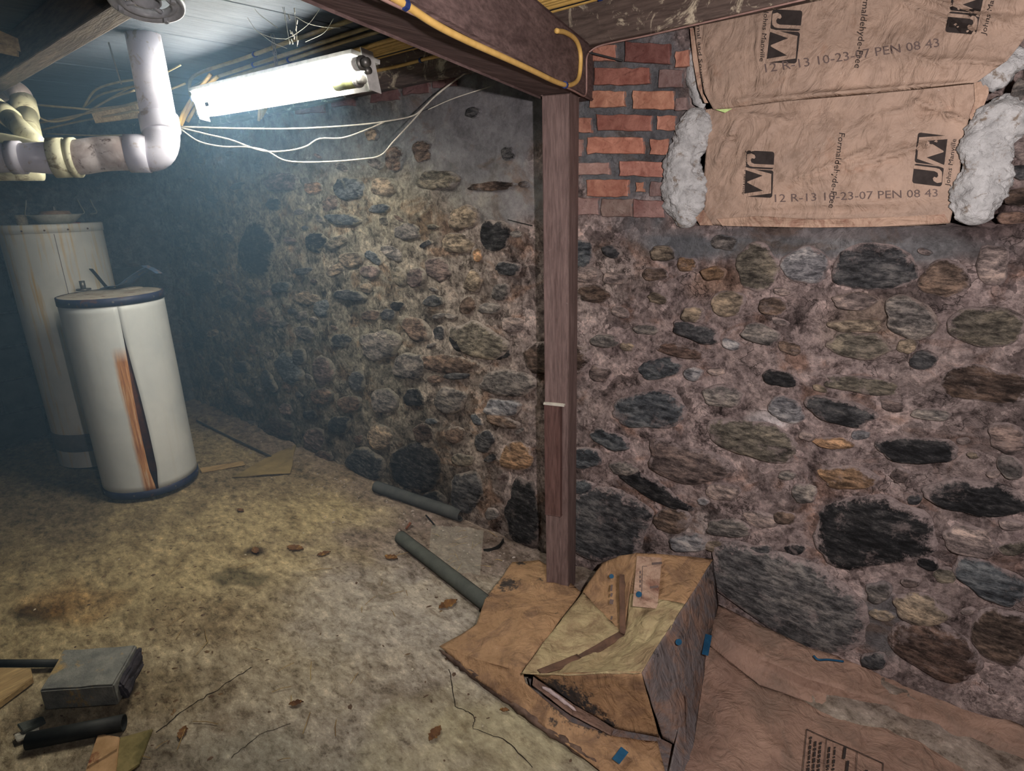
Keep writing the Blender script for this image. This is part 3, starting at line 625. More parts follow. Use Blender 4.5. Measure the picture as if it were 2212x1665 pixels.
for i, (y, x0_, x1_) in enumerate([(-0.315, -3.2, 0.9), (-0.37, -3.4, 0.9), (-0.46, -3.2, 0.9)]):
    pts = [(x0_ - 0.2, y + 0.15, zc - 0.09), (x0_, y + 0.06, zc - 0.01)] + [(lerp(x0_ + 0.25, x1_, k / 9), y + 0.014 * nz(k, i * 2.0, 0, 0.8), zc) for k in range(10)]
    cable('electrical_cable', pts, 0.0075, M_cable_old, 'dusty tan cable crossing the ceiling left of the bundle, ' + ['closest to the bundle', 'in the middle of three', 'farthest from the wall'][i], staples=(0.3, 0.7))
# one yellow cable along the rim joist face
pts = [(x_, -0.083 + 0.002 * nz(x_, 0, 0, 9), lerp(2.025, 2.005, (x_ + 2.9) / 1.4) + 0.006 * nz(x_, 3, 0, 4)) for x_ in (-2.9, -2.6, -2.3, -2.05, -1.85, -1.7, -1.55)]
cable('electrical_cable', pts, 0.0065, M_cable, 'single yellow cable stapled along the face of the wall joist, right of the tube light', staples=(0.62, 0.85))
# drooping older cables and the drop behind the drain pipe
for i, pl in enumerate([[(455, 160, 2.55), (420, 205, 2.6), (398, 240, 2.6), (386, 268, 2.6)], [(470, 165, 2.55), (432, 200, 2.6), (408, 235, 2.6), (390, 272, 2.62)], [(440, 185, 2.6), (425, 225, 2.62), (405, 262, 2.65)]]):
    cable('electrical_cable', [atd(*p) for p in pl], 0.0075, M_cable, 'orange-yellow cable dropping behind the drain elbow, ' + ['left', 'middle', 'right'][i] + ' of three strands')
OLD = [[(70, 268, 2.8), (150, 252, 2.75), (230, 235, 2.7), (300, 218, 2.6), (400, 180, 2.5)], [(90, 280, 2.85), (170, 262, 2.8), (260, 245, 2.7), (330, 232, 2.7)], [(80, 226, 2.7), (150, 232, 2.7), (220, 236, 2.7), (300, 222, 2.65)], [(60, 240, 2.7), (110, 262, 2.75), (170, 250, 2.75), (240, 212, 2.6), (290, 195, 2.5)],
       [(180, 232, 2.7), (205, 195, 2.6), (250, 178, 2.5), (300, 170, 2.45)], [(185, 228, 2.75), (215, 205, 2.65), (270, 190, 2.55), (310, 182, 2.5)], [(100, 288, 2.85), (200, 292, 2.8), (310, 290, 2.75)], [(390, 140, 2.3), (340, 165, 2.4), (300, 180, 2.5), (250, 205, 2.6), (190, 240, 2.75)]]
for i, pl in enumerate(OLD):
    cable('old_wire', [atd(*p) for p in pl], 0.0045 if i < 6 else 0.003, M_cable_old, 'old dusty wire behind the drain pipe, ' + ['running longest to the right', 'straight and just below the longest', 'passing level over the pale board', 'looping under the pale board', 'arching up highest', 'arching just under the highest', 'lowest of the tangle', 'thin one slanting down to the left'][i], 'wire', 'old wires tangled behind the drain pipe')
# pale wires sagging across the wall
def dline(px, d0, d1): return lerp(d0, d1, (px - 390) / 625.0)
WP = [[(390, 273), (520, 277), (640, 277), (760, 270), (830, 262), (890, 250), (915, 232), (950, 198), (1015, 150)], [(390, 275), (450, 290), (500, 302), (565, 325), (620, 325), (660, 316), (690, 299), (740, 297), (790, 280), (830, 263)],
      [(390, 278), (430, 305), (480, 316), (530, 317), (575, 325), (620, 347), (700, 349), (780, 343), (822, 335), (850, 305), (890, 262), (935, 212), (1010, 152)], [(925, 236), (980, 212), (1060, 186)]]
for i, pl in enumerate(WP):
    cable('thin_wire', [atd(p[0], p[1], dline(p[0], 2.25, 2.2)) for p in pl], 0.0026 if i < 3 else 0.0018, M_wire, ['pale thin wire pulled nearly straight from the drain elbow to the beam', 'pale thin wire sagging in the middle between the other two', 'pale thin wire sagging lowest in front of the stone wall', 'short thin wire running up to the beam left of the post'][i], 'wire')
# yellow cable on the beam's right face, looping up at the end
rr = BW / 2 + 0.006
def bp_px(px, py, off=0.006):
    """point on the right face plane of the beam seen at this pixel"""
    r = ray(px, py); p0 = BC + bn * (BW / 2 + off); t = (p0 - CAM).dot(bn) / r.dot(bn); return CAM + r * t
loop = [(700, -95), (860, 0), (940, 52), (1010, 88), (1085, 122), (1150, 152), (1205, 178), (1232, 183), (1249, 170), (1254, 140), (1253, 110), (1243, 85), (1222, 70), (1202, 66)]
P = [bp_px(a, b) for a, b in loop]
cable('electrical_cable', P, 0.0065, M_cable, 'yellow cable stapled along the side of the beam, looping up beside the post', staples=(0.09, 0.50), sp=8)
P = [bp_px(a, b, 0.003) for a, b in [(700, -68), (827, -2), (900, 33), (1000, 84), (1100, 131), (1180, 168), (1240, 196), (1264, 206), (1267, 170), (1267, 128), (1272, 112)]]
cable('lamp_cord', P, 0.0028, M_cord, 'thin brown cord along the lower edge of the beam, turning up at its end', 'cord', n=6, sp=4)
P = [onY(1272, 112, -0.09), onY(1300, 97, -0.08), onY(1400, 76, -0.079), onY(1500, 53, -0.079), onY(1610, 28, -0.079), onY(1740, -2, -0.079)]
cable('lamp_cord', P, 0.0025, M_cord, 'thin brown cord along the lower edge of the wall joist above the insulation', 'cord', n=6)
cable('iron_rod', [onY(1262, 110, -0.06), onY(1345, 131, -0.02)], 0.003, M_rubber, 'short dark rod from the beam end to the brick pier', 'rod')
cable('thin_wire', [onY(1238, 450, -0.08), onY(1243, 480, -0.05), onY(1247, 520, -0.03), onY(1246, 560, -0.02)], 0.0016, M_black, 'thin dark wire curling out beside the post', 'wire')
cable('iron_rod', [onY(1097, 474, -0.035), onY(1150, 487, -0.03)], 0.0016, M_black, 'thin dark rod on the plaster left of the post', 'rod')

# ------------------------------------------------------------------ tube light
tA = [onY(425, 211, -0.585), onY(780, 136, -0.585)]; tB = [onY(437, 243, -0.545), onY(772, 174, -0.545)]
fx_c = (tA[0] + tB[1]) / 2
lamp = thing('fluorescent_fixture', (fx_c.x, -0.53, tB[0].z), 'lit twin tube fluorescent fixture hanging under the ceiling', 'light')
def xdir(a, b): return (b - a).normalized()
for i, (a, b) in enumerate((tA, tB)):
    d = xdir(a, b); e = 0.04 if i == 0 else 0.11
    mb = MB(); mb.tube([a, b - d * e], 0.019 if i else 0.021, 20); tb = mb.build('tube', M_tube, lamp, True)
    mb = MB(); mb.tube([b - d * e, b], 0.019, 20); o = mb.build('tube_end', M_tubeend if i else M_white, tb, True); o['label'] = 'blackened unlit end of tube' if i else 'end of tube'
    for (q, s_) in ((a, -1), (b, 1)):
        mb = MB(); mb.tube([q, q + d * s_ * 0.010], 0.0205, 20); mb.tube([q + d * s_ * 0.010, q + d * s_ * 0.032], 0.013, 14); mb.build('socket', M_metal if s_ > 0 else M_white, lamp, True)
dA = xdir(tA[0], tA[1]); side = (tB[0] + tB[1] - tA[0] - tA[1]).normalized(); side = Vector((0, 0.62, -0.78)); back = Vector((0, 0.78, 0.62))
cA = (tA[0] + tB[0]) / 2; cB = (tA[1] + tB[1]) / 2; cm = (cA + cB) / 2 + Vector((0, 0.022, 0.047))
mb = MB(); mb.obox(cm, dA * ((cB - cA).length / 2 + 0.012), Vector((0, 0.052, -0.008)), Vector((0, 0.001, 0.007)), 0.002)
o = mb.build('body', M_white, lamp)
mb = MB(); mb.obox((cA + cB) / 2 + Vector((0, 0.046, 0.004)), dA * ((cB - cA).length / 2 + 0.012), Vector((0, 0.0015, 0)), Vector((0, -0.014, 0.044)), 0.001); mb.build('added_reflector', M_white, lamp)  # added plate: whitens the gap between the tubes, keeps their light off the wall
for q, s_ in ((cA, -1), (cB, 1)):
    mb = MB(); mb.obox(q + dA * s_ * 0.034 + Vector((0, 0.018, 0.002)), dA * 0.0025, Vector((0, 0.022, -0.004)), Vector((0, -0.010, 0.056)), 0.001); mb.build('end_plate', M_white, lamp)
    if s_ > 0:
        mb = MB(); mb.tube([q + dA * 0.034, q + dA * 0.05], 0.011, 12); mb.build('knockout', M_metal, lamp, True)
mb = MB(); c0 = cm + Vector((0, 0, 0.016)) + dA * 0.05
n_l = 9
for k in range(n_l):
    zz = lerp(c0.z + 0.01, ZC - 0.012, k / (n_l - 1)); ring = []
    for j in range(9):
        a = 2 * math.pi * j / 8; u = 0.007 * math.cos(a); w = 0.011 * math.sin(a)
        ring.append((c0.x + (u if k % 2 else 0), c0.y + (0 if k % 2 else u), zz + w))
    mb.tube(ring, 0.0016, 5, False)
mb.build('chain', M_metal, lamp, True)
# cobwebs beside the chain
mb = MB()
for pl in ([(535, 38), (555, 66), (585, 80), (618, 84)], [(618, 84), (640, 72), (668, 50), (690, 20)], [(600, -5), (612, 20), (616, 45)], [(640, 36), (665, 50), (700, 58), (735, 60)], [(560, 70), (590, 92), (620, 104)], [(612, 0), (616, 30), (620, 60), (626, 96)], [(636, 20), (640, 60), (642, 100)], [(545, 10), (560, 30), (600, 60)], [(660, 90), (700, 70), (720, 40)]):
    mb.tube(spline([atd(a_, b_, 1.82) for a_, b_ in pl], 5), 0.0008, 4, False)
for i in range(10):
    a = atd(630 + R.uniform(-6, 14), R.uniform(20, 100), 1.8); mb.tube([a, a + Vector((R.uniform(-.006, .006), 0, R.uniform(.006, .016)))], 0.0018, 5)
o = mb.build('cobweb', plain('cobweb_silk', srgb(176, 172, 160), 1.0, 0.1), None); tag(o, 'dusty cobweb strands around the chain above the tube light', 'cobweb', kind='stuff')

# ------------------------------------------------------------------ drain pipes
drain = thing('drain_pipe', atd(345, 300, 2.05), 'white plastic drain pipe dropping from the ceiling and turning left through an elbow', 'pipe')
D0 = 2.06
pr = 0.0545
top = onZ(296, 10, ZC); vA = atd(342, 250, D0)
vT = Vector((vA.x, vA.y, ZC - 0.002)); vT = vT.lerp(Vector((atd(303, 43, D0).x, atd(303, 43, D0).y, ZC)), 0.85)
mb = MB(); mb.tube([vT, vA], pr, 32); mb.build('vertical_pipe', M_pvc, drain, True)
dv = (vA - vT).normalized()
mb = MB(); mb.tube([vA - dv * 0.0, vA + dv * 0.004, vA + dv * 0.055, vA + dv * 0.06], [pr + 0.001, pr + 0.007, pr + 0.007, pr + 0.003], 32); mb.build('coupling', M_pvc, drain, True)
hA = atd(262, 331, 2.02)
corner = atd(352, 334, D0); e1 = vA + dv * 0.055
arc = []
e0 = e1; e2 = atd(318, 333, 2.05)
for k in range(9):
    t = k / 8; arc.append((e0 * (1 - t) ** 2 + corner * 2 * t * (1 - t) + e2 * t * t))
mb = MB(); mb.tube(arc, pr + 0.002, 32); mb.build('elbow', M_pvc, drain, True)
hub = [atd(322, 332, 2.05), atd(300, 331, 2.04), atd(276, 331, 2.03)]
mb = MB(); mb.tube(hub, [pr + 0.007, pr + 0.0075, pr + 0.007], 32); mb.build('hub', M_pvc, drain, True)
run = spline([atd(282, 331, 2.03), atd(250, 331, 2.01), atd(215, 333, 2.0), atd(180, 338, 1.98), atd(150, 341, 1.97)], 5)
mb = MB(); mb.tube(run, pr, 32); mb.build('horizontal_pipe', M_pvc_dirty, drain, True)
mb = MB(); mb.tube([atd(168, 340, 1.975), atd(153, 340, 1.97)], pr + 0.008, 32); mb.tube([atd(146, 340, 1.965), atd(112, 341, 1.95)], pr + 0.007, 32); mb.build('coupling', M_pvc_cream, drain, True)
mb = MB(); mb.tube([atd(115, 341, 1.95), atd(60, 340, 1.93), atd(-140, 342, 1.86)], [pr - 0.004, pr - 0.010, pr - 0.010], 32); mb.build('horizontal_pipe', M_pvc, drain, True)
mb = MB(); mb.tube([atd(50, 340, 1.925), atd(22, 340, 1.915)], pr - 0.004, 32); mb.build('coupling', M_pvc, drain, True)
# wye branch in front going up left
mb = MB(); mb.tube(spline([atd(98, 336, 2.0), atd(60, 322, 2.02), atd(10, 311, 2.02), atd(-80, 300, 2.02)], 5), pr - 0.020, 28); o = mb.build('wye_branch', M_pvc_cream, drain, True)
mb = MB(); mb.tube([atd(90, 372, 2.15), atd(-60, 372, 2.1)], 0.028, 24); mb.build('lower_pipe', M_pvc_cream, drain, True)
# two branches rising at the far left
br = thing('branch_pipe', atd(50, 220, 2.5), 'cream plastic branch pipe bending down into the drain at far left', 'pipe')
mb = MB(); mb.tube(spline([atd(-24, 212, 2.62), atd(2, 196, 2.6), atd(26, 192, 2.55), atd(44, 204, 2.5), atd(50, 224, 2.5)], 5), 0.040, 26); mb.build('elbow', M_pvc_dirty, br, True)
mb = MB(); mb.tube([atd(50, 218, 2.5), atd(57, 248, 2.47)], 0.045, 26); mb.build('coupling', M_pvc_cream, br, True)
mb = MB(); mb.tube([atd(56, 240, 2.48), atd(72, 318, 2.3)], 0.037, 26); mb.build('pipe', M_pvc_cream, br, True)
b2 = thing('branch_pipe', atd(20, 250, 2.3), 'cream plastic pipe slanting down from the left edge in front of the bent branch', 'pipe')
mb = MB(); mb.tube([atd(-50, 196, 2.35), atd(14, 248, 2.3)], 0.035, 26); mb.build('pipe', M_pvc_cream, b2, True)
mb = MB(); mb.tube([atd(4, 240, 2.31), atd(24, 256, 2.28)], 0.038, 26); mb.build('coupling', M_pvc_cream, b2, True)
mb = MB(); mb.tube([atd(20, 253, 2.28), atd(76, 308, 2.1)], 0.032, 26); mb.build('pipe', M_pvc_cream, b2, True)
# ring flange overhead
fc = atd(316, 0, 1.34); fa = (c2w(Vector((-0.08, -0.99, -0.05)))).normalized()
M_ring = plain('dull_grey_casting', srgb(176, 178, 182), 0.4, 0.5)
fl_ = thing('pipe_flange', fc, 'grey metal ring flange hanging overhead at upper left above the drain pipe', 'flange')
mb = MB(); mb.lathe(fc, [(q_[0] * 0.80, q_[1] * 0.8) for q_ in ((0.060, 0.0), (0.060, -0.012), (0.066, -0.014), (0.075, -0.006), (0.083, -0.006), (0.088, -0.014), (0.095, -0.012), (0.097, 0.0), (0.097, 0.008), (0.060, 0.008), (0.060, 0.0))], 48, fa); mb.build('ring', M_ring, fl_, True)
mb = MB(); mb.lathe(fc, [(0.030, 0.09), (0.030, -0.003), (0.026, -0.003), (0.026, 0.09)], 36, fa); mb.build('hub', M_ring, fl_, True)
uu = fa.cross(Vector((1, 0, 0))).normalized(); ww = fa.cross(uu)
for k in range(4):
    a = 0.6 + k * math.pi / 2; d = uu * math.cos(a) + ww * math.sin(a)
    mb = MB(); mb.tube([fc + d * 0.027, fc + d * 0.052], 0.005, 8); mb.build('spoke', M_ring, fl_, True)
    mb = MB(); p = fc + d * 0.063; mb.tube([p + fa * 0.002, p - fa * 0.016], 0.006, 6); mb.build('bolt', M_ring, fl_)

# ------------------------------------------------------------------ water heater tanks
def make_tank_mat(name, c1, c2, rust, seam_a, cen, rust_w, yel, drips):
    t = NT(name)
    sub = t.n('ShaderNodeVectorMath', operation='SUBTRACT'); t.l(t.pos, sub.inputs[0]); sub.inputs[1].default_value = cen
    sp = t.n('ShaderNodeSeparateXYZ'); t.l(sub.outputs[0], sp.inputs[0])
    ang = t.math('ARCTAN2', sp.outputs[1], sp.outputs[0])
    cmb = t.n('ShaderNodeCombineXYZ'); t.l(ang, cmb.inputs[0]); t.l(t.math('MULTIPLY', sp.outputs[2], 0.25), cmb.inputs[2])
    n1 = t.noise(5, 6, 0.6, 0.5)
    c = t.ramp(n1, [(0.35, c1), (0.65, c2)])
    drip = t.noise(7, 5, 0.6, 0.2, cmb.outputs[0])
    c = t.mix(c, yel, t.math('MULTIPLY', t.ramp(drip, [(0.52, 0), (0.72, 1)]), drips))
    # rust run below the open seam
    dz = sp.outputs[2]
    wob = t.math('MULTIPLY', t.math('SUBTRACT', t.noise(6, 4, 0.6, 0, t.map((1, 1, 0.6))), 0.5), 0.12)
    a_ = t.math('ADD', t.math('SUBTRACT', ang, seam_a), wob)
    band = t.math('MULTIPLY', t.ramp(t.math('ADD', a_, 0.5), [(0.5 - rust_w, 0), (0.5 - rust_w * 0.72, 1), (0.5 + 0.02, 1), (0.5 + 0.04, 0)]), t.ramp(dz, [(0.0, 1), (0.70, 1), (0.78, 0)]))
    streak = t.noise(26, 5, 0.6, 0.1, cmb.outputs[0])
    rc = t.ramp(streak, [(0.35, srgb(140, 76, 34)), (0.55, srgb(196, 138, 78)), (0.7, srgb(206, 190, 166))])
    c = t.mix(c, rc, t.math('MULTIPLY', band, rust))
    t.col(c); t.rough(0.42, 0.4); t.bump(t.noise(9, 3, 0.5), 0.12, 0.01); return t.m
# front, shorter tank
def fit(pl, pr_, zz):
    """centre and radius of an upright cylinder whose sides are seen through two pixels at height zz"""
    a = ray(*pl); b = ray(*pr_); a = Vector((a.x, a.y)).normalized(); b = Vector((b.x, b.y)).normalized(); return a, b
T2c = Vector((-3.60, -0.80, 0)); T2r = 0.234; T2h = 1.085
def tank(cen, r, h, z0, skin, rimm, label, seam_deg, nm):
    t = thing(nm, (cen.x, cen.y, 0.0), label, 'water heater'); return t
d2c = (CAM - T2c); to_cam = math.atan2(d2c.y, d2c.x)
seamA = to_cam + math.radians(3)
M_tank2 = make_tank_mat('tank_enamel', srgb(206, 212, 212), srgb(222, 226, 224), 0.95, seamA if seamA < math.pi else seamA - 2 * math.pi, (T2c.x, T2c.y, 0.07), 0.30, srgb(170, 158, 130), 0.10)
M_navy = mottled('navy_enamel', srgb(30, 36, 62), srgb(48, 54, 82), 12, (0.3, 0.7), 0.5, 0.4, 0.0, c3=srgb(90, 60, 50), s3=20)
M_lid2 = mottled('rusty_lid', srgb(170, 158, 140), srgb(200, 192, 176), 12, (0.35, 0.6), 0.6, 0.3, 0.1, c3=srgb(120, 74, 48), s3=14)
tk = thing('water_heater', (T2c.x, T2c.y, 0), 'short white water heater with an open rusted seam, standing in front', 'water heater')
def wrap_shell(cen, r, z0, z1, gap_bot, nseg=72, nz_=26):
    """enamel jacket: closed at the top of the seam, sprung open towards the bottom"""
    mb = MB(); vs = []; fs = []
    for j in range(nz_ + 1):
        t = j / nz_; z = lerp(z0, z1, t)
        g = gap_bot * sm(0.0, 0.14, t) * (1 - sm(0.28, 0.93, t)) * 0.55 + gap_bot * 0.22 * (1 - sm(0.5, 0.97, t))
        for k in range(nseg + 1):
            a = seamA + g / 2 + (2 * math.pi - g) * k / nseg
            lift = 0.010 * math.exp(-((2 * math.pi - g) * (1 - k / nseg)) * 9) * (g / max(gap_bot, 1e-6)) * 0 + 0.010 * math.exp(-(k / nseg) * 40) * (g / max(gap_bot, 1e-6))
            rr_ = r + lift + 0.0012 * nz(math.cos(a) * 3, math.sin(a) * 3, z * 3)
            vs.append((cen.x + rr_ * math.cos(a), cen.y + rr_ * math.sin(a), z))
    m = nseg + 1
    for j in range(nz_):
        for k in range(nseg): fs.append((j * m + k, j * m + k + 1, (j + 1) * m + k + 1, (j + 1) * m + k))
    mb.add(vs, fs); return mb
mb = wrap_shell(T2c, T2r, 0.055, T2h - 0.03, 0.20); o = mb.build('jacket', M_tank2, tk, True)
sd = o.modifiers.new('thick', 'SOLIDIFY'); sd.thickness = 0.0015; sd.offset = -1
mb = MB(); mb.lathe(T2c, [(0.02, 0.05), (T2r - 0.012, 0.05), (T2r - 0.012, T2h - 0.03), (0.02, T2h - 0.03)], 48); mb.build('inner_tank', mottled('rusted_steel', srgb(58, 26, 16), srgb(96, 50, 28), 18), tk, True)
mb = MB(); mb.lathe(T2c, [(0.0, T2h + 0.002), (T2r - 0.02, T2h + 0.001), (T2r + 0.001, T2h)], 64); mb.build('lid', M_lid2, tk, True)
mb = MB(); mb.lathe(T2c, [(T2r - 0.004, T2h + 0.0035), (T2r + 0.004, T2h + 0.002), (T2r + 0.004, T2h - 0.036), (T2r - 0.002, T2h - 0.036)], 64); mb.build('top_band', M_navy, tk, True)
mb = MB(); mb.lathe(T2c, [(T2r - 0.01, 0.022), (T2r + 0.001, 0.022), (T2r + 0.004, 0.030), (T2r + 0.004, 0.060), (T2r, 0.062)], 64); mb.build('base_band', M_navy, tk, True)
mb = MB(); mb.lathe(T2c, [(0, 0.0), (T2r - 0.07, 0.0), (T2r - 0.07, 0.024), (T2r - 0.006, 0.026)], 48); mb.build('base', M_black, tk, True)
for k in range(3):
    a = to_cam + (k - 1) * 1.9 + 0.35; mb = MB(); c = T2c + Vector((math.cos(a), math.sin(a), 0)) * (T2r - 0.055); mb.tube([c, c + Vector((0, 0, 0.04))], 0.014, 10)
    mb.build('foot', plain('rusty_foot', srgb(84, 40, 28), 0.8) if k == 0 else bpy.data.materials['rusty_foot'], tk, True)
for k in range(7):
    a = to_cam + (k - 3) * 0.42; c = T2c + Vector((math.cos(a), math.sin(a), 0)) * (T2r + 0.003); d = Vector((math.cos(a), math.sin(a), 0))
    for zz in ((T2h - 0.016,) if k % 2 else (0.045,)):
        mb = MB(); mb.tube([c + Vector((0, 0, zz)), c + d * 0.004 + Vector((0, 0, zz))], 0.005, 8); mb.build('screw', M_metal, tk)
p = onZ(181, 626, T2h + 0.002); mb = MB(); mb.tube([p, p + Vector((0, 0, 0.05))], 0.0135, 16); mb.tube([p, p + Vector((0, 0, 0.008))], 0.035, 20); mb.build('nipple', M_metal, tk, True)
p2 = onZ(285, 622, T2h + 0.002); mb = MB(); mb.lathe(p2, [(0.0, 0.003), (0.05, 0.003), (0.055, 0)], 24); mb.build('top_plate', M_lid2, tk, True)
# bent blue flap on the lid
def strip(pts, wv, th, m, parent, name):
    P = spline(pts, 6); vs = []; n = len(P)
    for i, p in enumerate(P):
        t = (P[min(i + 1, n - 1)] - P[max(i - 1, 0)]).normalized(); w = Vector(wv); w = (w - w.dot(t) * t).normalized() * Vector(wv).length; u = t.cross(w).normalized() * th
        vs += [p - w - u, p + w - u, p + w + u, p - w + u]
    fs = []
    for i in range(n - 1):
        for k in range(4): k2 = (k + 1) % 4; fs.append((i * 4 + k, i * 4 + k2, i * 4 + 4 + k2, i * 4 + 4 + k))
    fs += [(3, 2, 1, 0), tuple((n - 1) * 4 + k for k in range(4))]
    mb = MB(); mb.add(vs, fs); return mb.build(name, m, parent, False)
M_bluemetal = mottled('blue_painted_sheet', srgb(62, 84, 112), srgb(86, 108, 136), 14, (0.3, 0.7), 0.45, 0.4, 0.0, c3=srgb(150, 120, 96), s3=30)
DT = (atd(240, 625, 1)-CAM).length
dT = lambda px, py: onX(px, py, T2c.x)
wv = c2w(Vector((0.1, -0.25, 1.0))).normalized() * 0.035
bf = thing('bent_panel', onZ(240, 625, T2h + 0.004), 'bent blue sheet metal cover lying on top of the short water heater', 'panel')
_pl = onZ(246, 622, T2h + 0.006) - CAM; dd = _pl.dot(c2w(Vector((0, 0, 1))))
strip([atd(228, 622, dd), atd(246, 617, dd), atd(268, 614, dd), atd(288, 600, dd), atd(312, 584, dd), atd(326, 577, dd)], wv * 1.5, 0.0012, M_bluemetal, bf, 'cover')
strip([atd(232, 622, dd - .04), atd(220, 608, dd - .04), atd(205, 590, dd - .04), atd(196, 580, dd - .04)], wv * 0.35, 0.001, M_black, bf, 'lip')
strip([atd(312, 573, dd - 0.02), atd(330, 581, dd - .02), atd(345, 590, dd - .02)], wv * 0.75, 0.0012, M_bluemetal, bf, 'tab')
# tall tank behind
T1c = Vector((-4.33, -0.82, 0)); T1r = 0.246; T1h = 1.43
M_tank1 = make_tank_mat('tank_enamel_old', srgb(198, 202, 198), srgb(218, 220, 214), 0.0, 0.3, (T1c.x, T1c.y, 0.07), 0.10, srgb(204, 172, 96), 1.0)
tt = thing('water_heater', (T1c.x, T1c.y, 0), 'tall white water heater behind the short one, with rust stained rim', 'water heater')
mb = MB(); mb.lathe(T1c, [(T1r, 0.012), (T1r, 0.10), (T1r + .001, 0.105)] + [(T1r, z_) for z_ in (0.18, 0.4, 0.7, 1.0, T1h - 0.03)], 72); mb.build('jacket', M_tank1, tt, True)
mb = MB(); mb.lathe(T1c, [(T1r - 0.001, T1h - 0.045), (T1r + 0.005, T1h - 0.045), (T1r + 0.006, T1h - 0.004), (T1r, T1h + 0.002), (T1r - 0.018, T1h - 0.002), (0, T1h - 0.002)], 72); mb.build('lid', M_tank1, tt, True)
M_greyband = plain('grey_band', srgb(108, 104, 102), 0.6)
mb = MB(); mb.lathe(T1c, [(T1r, 0.115), (T1r + 0.002, 0.115), (T1r + 0.002, 0.225), (T1r, 0.225)], 72); mb.build('grey_band', M_greyband, tt, True)
mb = MB(); mb.lathe(T1c, [(0, 0), (T1r - 0.01, 0), (T1r - 0.004, 0.015)], 48); mb.build('base', M_black, tt, True)
d1c = CAM - T1c; t1a = math.atan2(d1c.y, d1c.x)
sa = t1a + 0.02; mb = MB(); c = T1c + Vector((math.cos(sa), math.sin(sa), 0)) * (T1r + 0.0005); tg = Vector((-math.sin(sa), math.cos(sa), 0))
mb.obox(c + Vector((0, 0, T1h / 2)), tg * 0.0016, Vector((math.cos(sa), math.sin(sa), 0)) * 0.0008, (0, 0, T1h / 2 - 0.05)); mb.build('seam', M_greyband, tt)
for k in range(4):
    a = t1a + (-0.55 + k * 0.42); c = T1c + Vector((math.cos(a), math.sin(a), 0)) * (T1r + 0.005)
    mb = MB(); mb.tube([c + Vector((0, 0, T1h - 0.03)), c * 1.0 + Vector((math.cos(a), math.sin(a), 0)) * 0.003 + Vector((0, 0, T1h - 0.03))], 0.005, 8); mb.build('screw', plain('rusty_screw', srgb(96, 70, 40), 0.8) if k == 0 else bpy.data.materials['rusty_screw'], tt)
TZ = T1h - 0.002
def onlid(px, py): return onX(px, py, T1c.x + 0.05)
def tat(px, py, dx=0.0): 
    r = ray(px, py); t = (T1c.x + dx - CAM.x) / r.x; return CAM + r * t
p = tat(46, 472, 0.02); p.z = TZ; mb = MB(); mb.tube([p, p + Vector((0, 0, 0.055))], 0.026, 18); mb.build('nipple', mottled('old_threads', srgb(110, 100, 84), srgb(150, 140, 118), 60), tt, True)
p = tat(156, 470, 0.04); p.z = TZ; mb = MB(); mb.tube([p, p + Vector((0, 0, 0.004))], 0.036, 20); mb.build('gasket', plain('red_gasket', srgb(150, 40, 38), 0.6), tt, True)
mb = MB(); mb.tube([p, p + Vector((0, 0, 0.022))], 0.013, 14); mb.build('nipple', M_white, tt, True)
# draft hood lying on its side on the tall tank
hc = tat(122, 470, 0.06); hc.z = TZ
M_ring2 = plain('dull_tin', srgb(172, 172, 160), 0.5, 0.4)
dh = thing('draft_hood', hc, 'upturned metal draft hood with bent legs on top of the tall water heater', 'draft hood')
mb = MB(); mb.lathe(hc, [(0.04, 0.0), (0.078, 0.004), (0.09, 0.014), (0.125, 0.050), (0.122, 0.053), (0.084, 0.020), (0.04, 0.012)], 32); mb.build('cone', M_ring2, dh, True)
mb = MB(); mb.lathe(hc, [(0.0, 0.074), (0.066, 0.070), (0.078, 0.050), (0.078, 0.02)], 28); mb.build('collar', mottled('copper_tint', srgb(140, 108, 84), srgb(176, 146, 116), 30), dh, True)
for k, (ax_, ay_) in enumerate(((72, 452), (144, 455), (134, 452))):
    q = tat(ax_, ay_, 0.06); dq = (Vector((q.x, q.y, 0)) - Vector((hc.x, hc.y, 0))); dq = dq.normalized() if dq.length > 1e-6 else Vector((1, 0, 0))
    a0 = hc + dq * 0.115 + Vector((0, 0, 0.050)); a1 = hc + dq * 0.14 + Vector((0, 0, 0.056)); a2 = a1 + Vector((0, 0, 0.075)) - dq * 0.02
    if k == 2: a0 += Vector((0.01, 0.05, 0)); a1 += Vector((0.01, 0.06, 0)); a2 += Vector((0.01, 0.06, 0))
    strip([a0, a1, a1 * 0.5 + a2 * 0.5, a2], Vector((-dq.y, dq.x, 0)) * 0.010, 0.001, M_ring2, dh, 'leg')
mb = MB(); mb.tube([hc + Vector((0, 0, 0.07)), hc + Vector((0, 0, 0.095))], 0.009, 8); mb.build('stub', M_metal, dh)

# ------------------------------------------------------------------ insulation batts in the opening
def poly_at(pl, t):
    L = [0]
    for a, b in zip(pl, pl[1:]): L.append(L[-1] + math.hypot(b[0] - a[0], b[1] - a[1]))
    s = t * L[-1]
    for i in range(len(pl) - 1):
        if s <= L[i + 1] or i == len(pl) - 2:
            u = (s - L[i]) / max(L[i + 1] - L[i], 1e-9); return (lerp(pl[i][0], pl[i + 1][0], u), lerp(pl[i][1], pl[i + 1][1], u))
def coons(top, bot, lef, rig, nu, nv):
    out = []
    for j in range(nv + 1):
        v = j / nv; row = []
        for i in range(nu + 1):
            u = i / nu; T, B, Lf, Rg = poly_at(top, u), poly_at(bot, u), poly_at(lef, v), poly_at(rig, v)
            row.append(tuple((1 - v) * T[k] + v * B[k] + (1 - u) * Lf[k] + u * Rg[k] - ((1 - u) * (1 - v) * top[0][k] + u * (1 - v) * top[-1][k] + (1 - u) * v * bot[0][k] + u * v * bot[-1][k]) for k in (0, 1)))
        out.append(row)
    return out
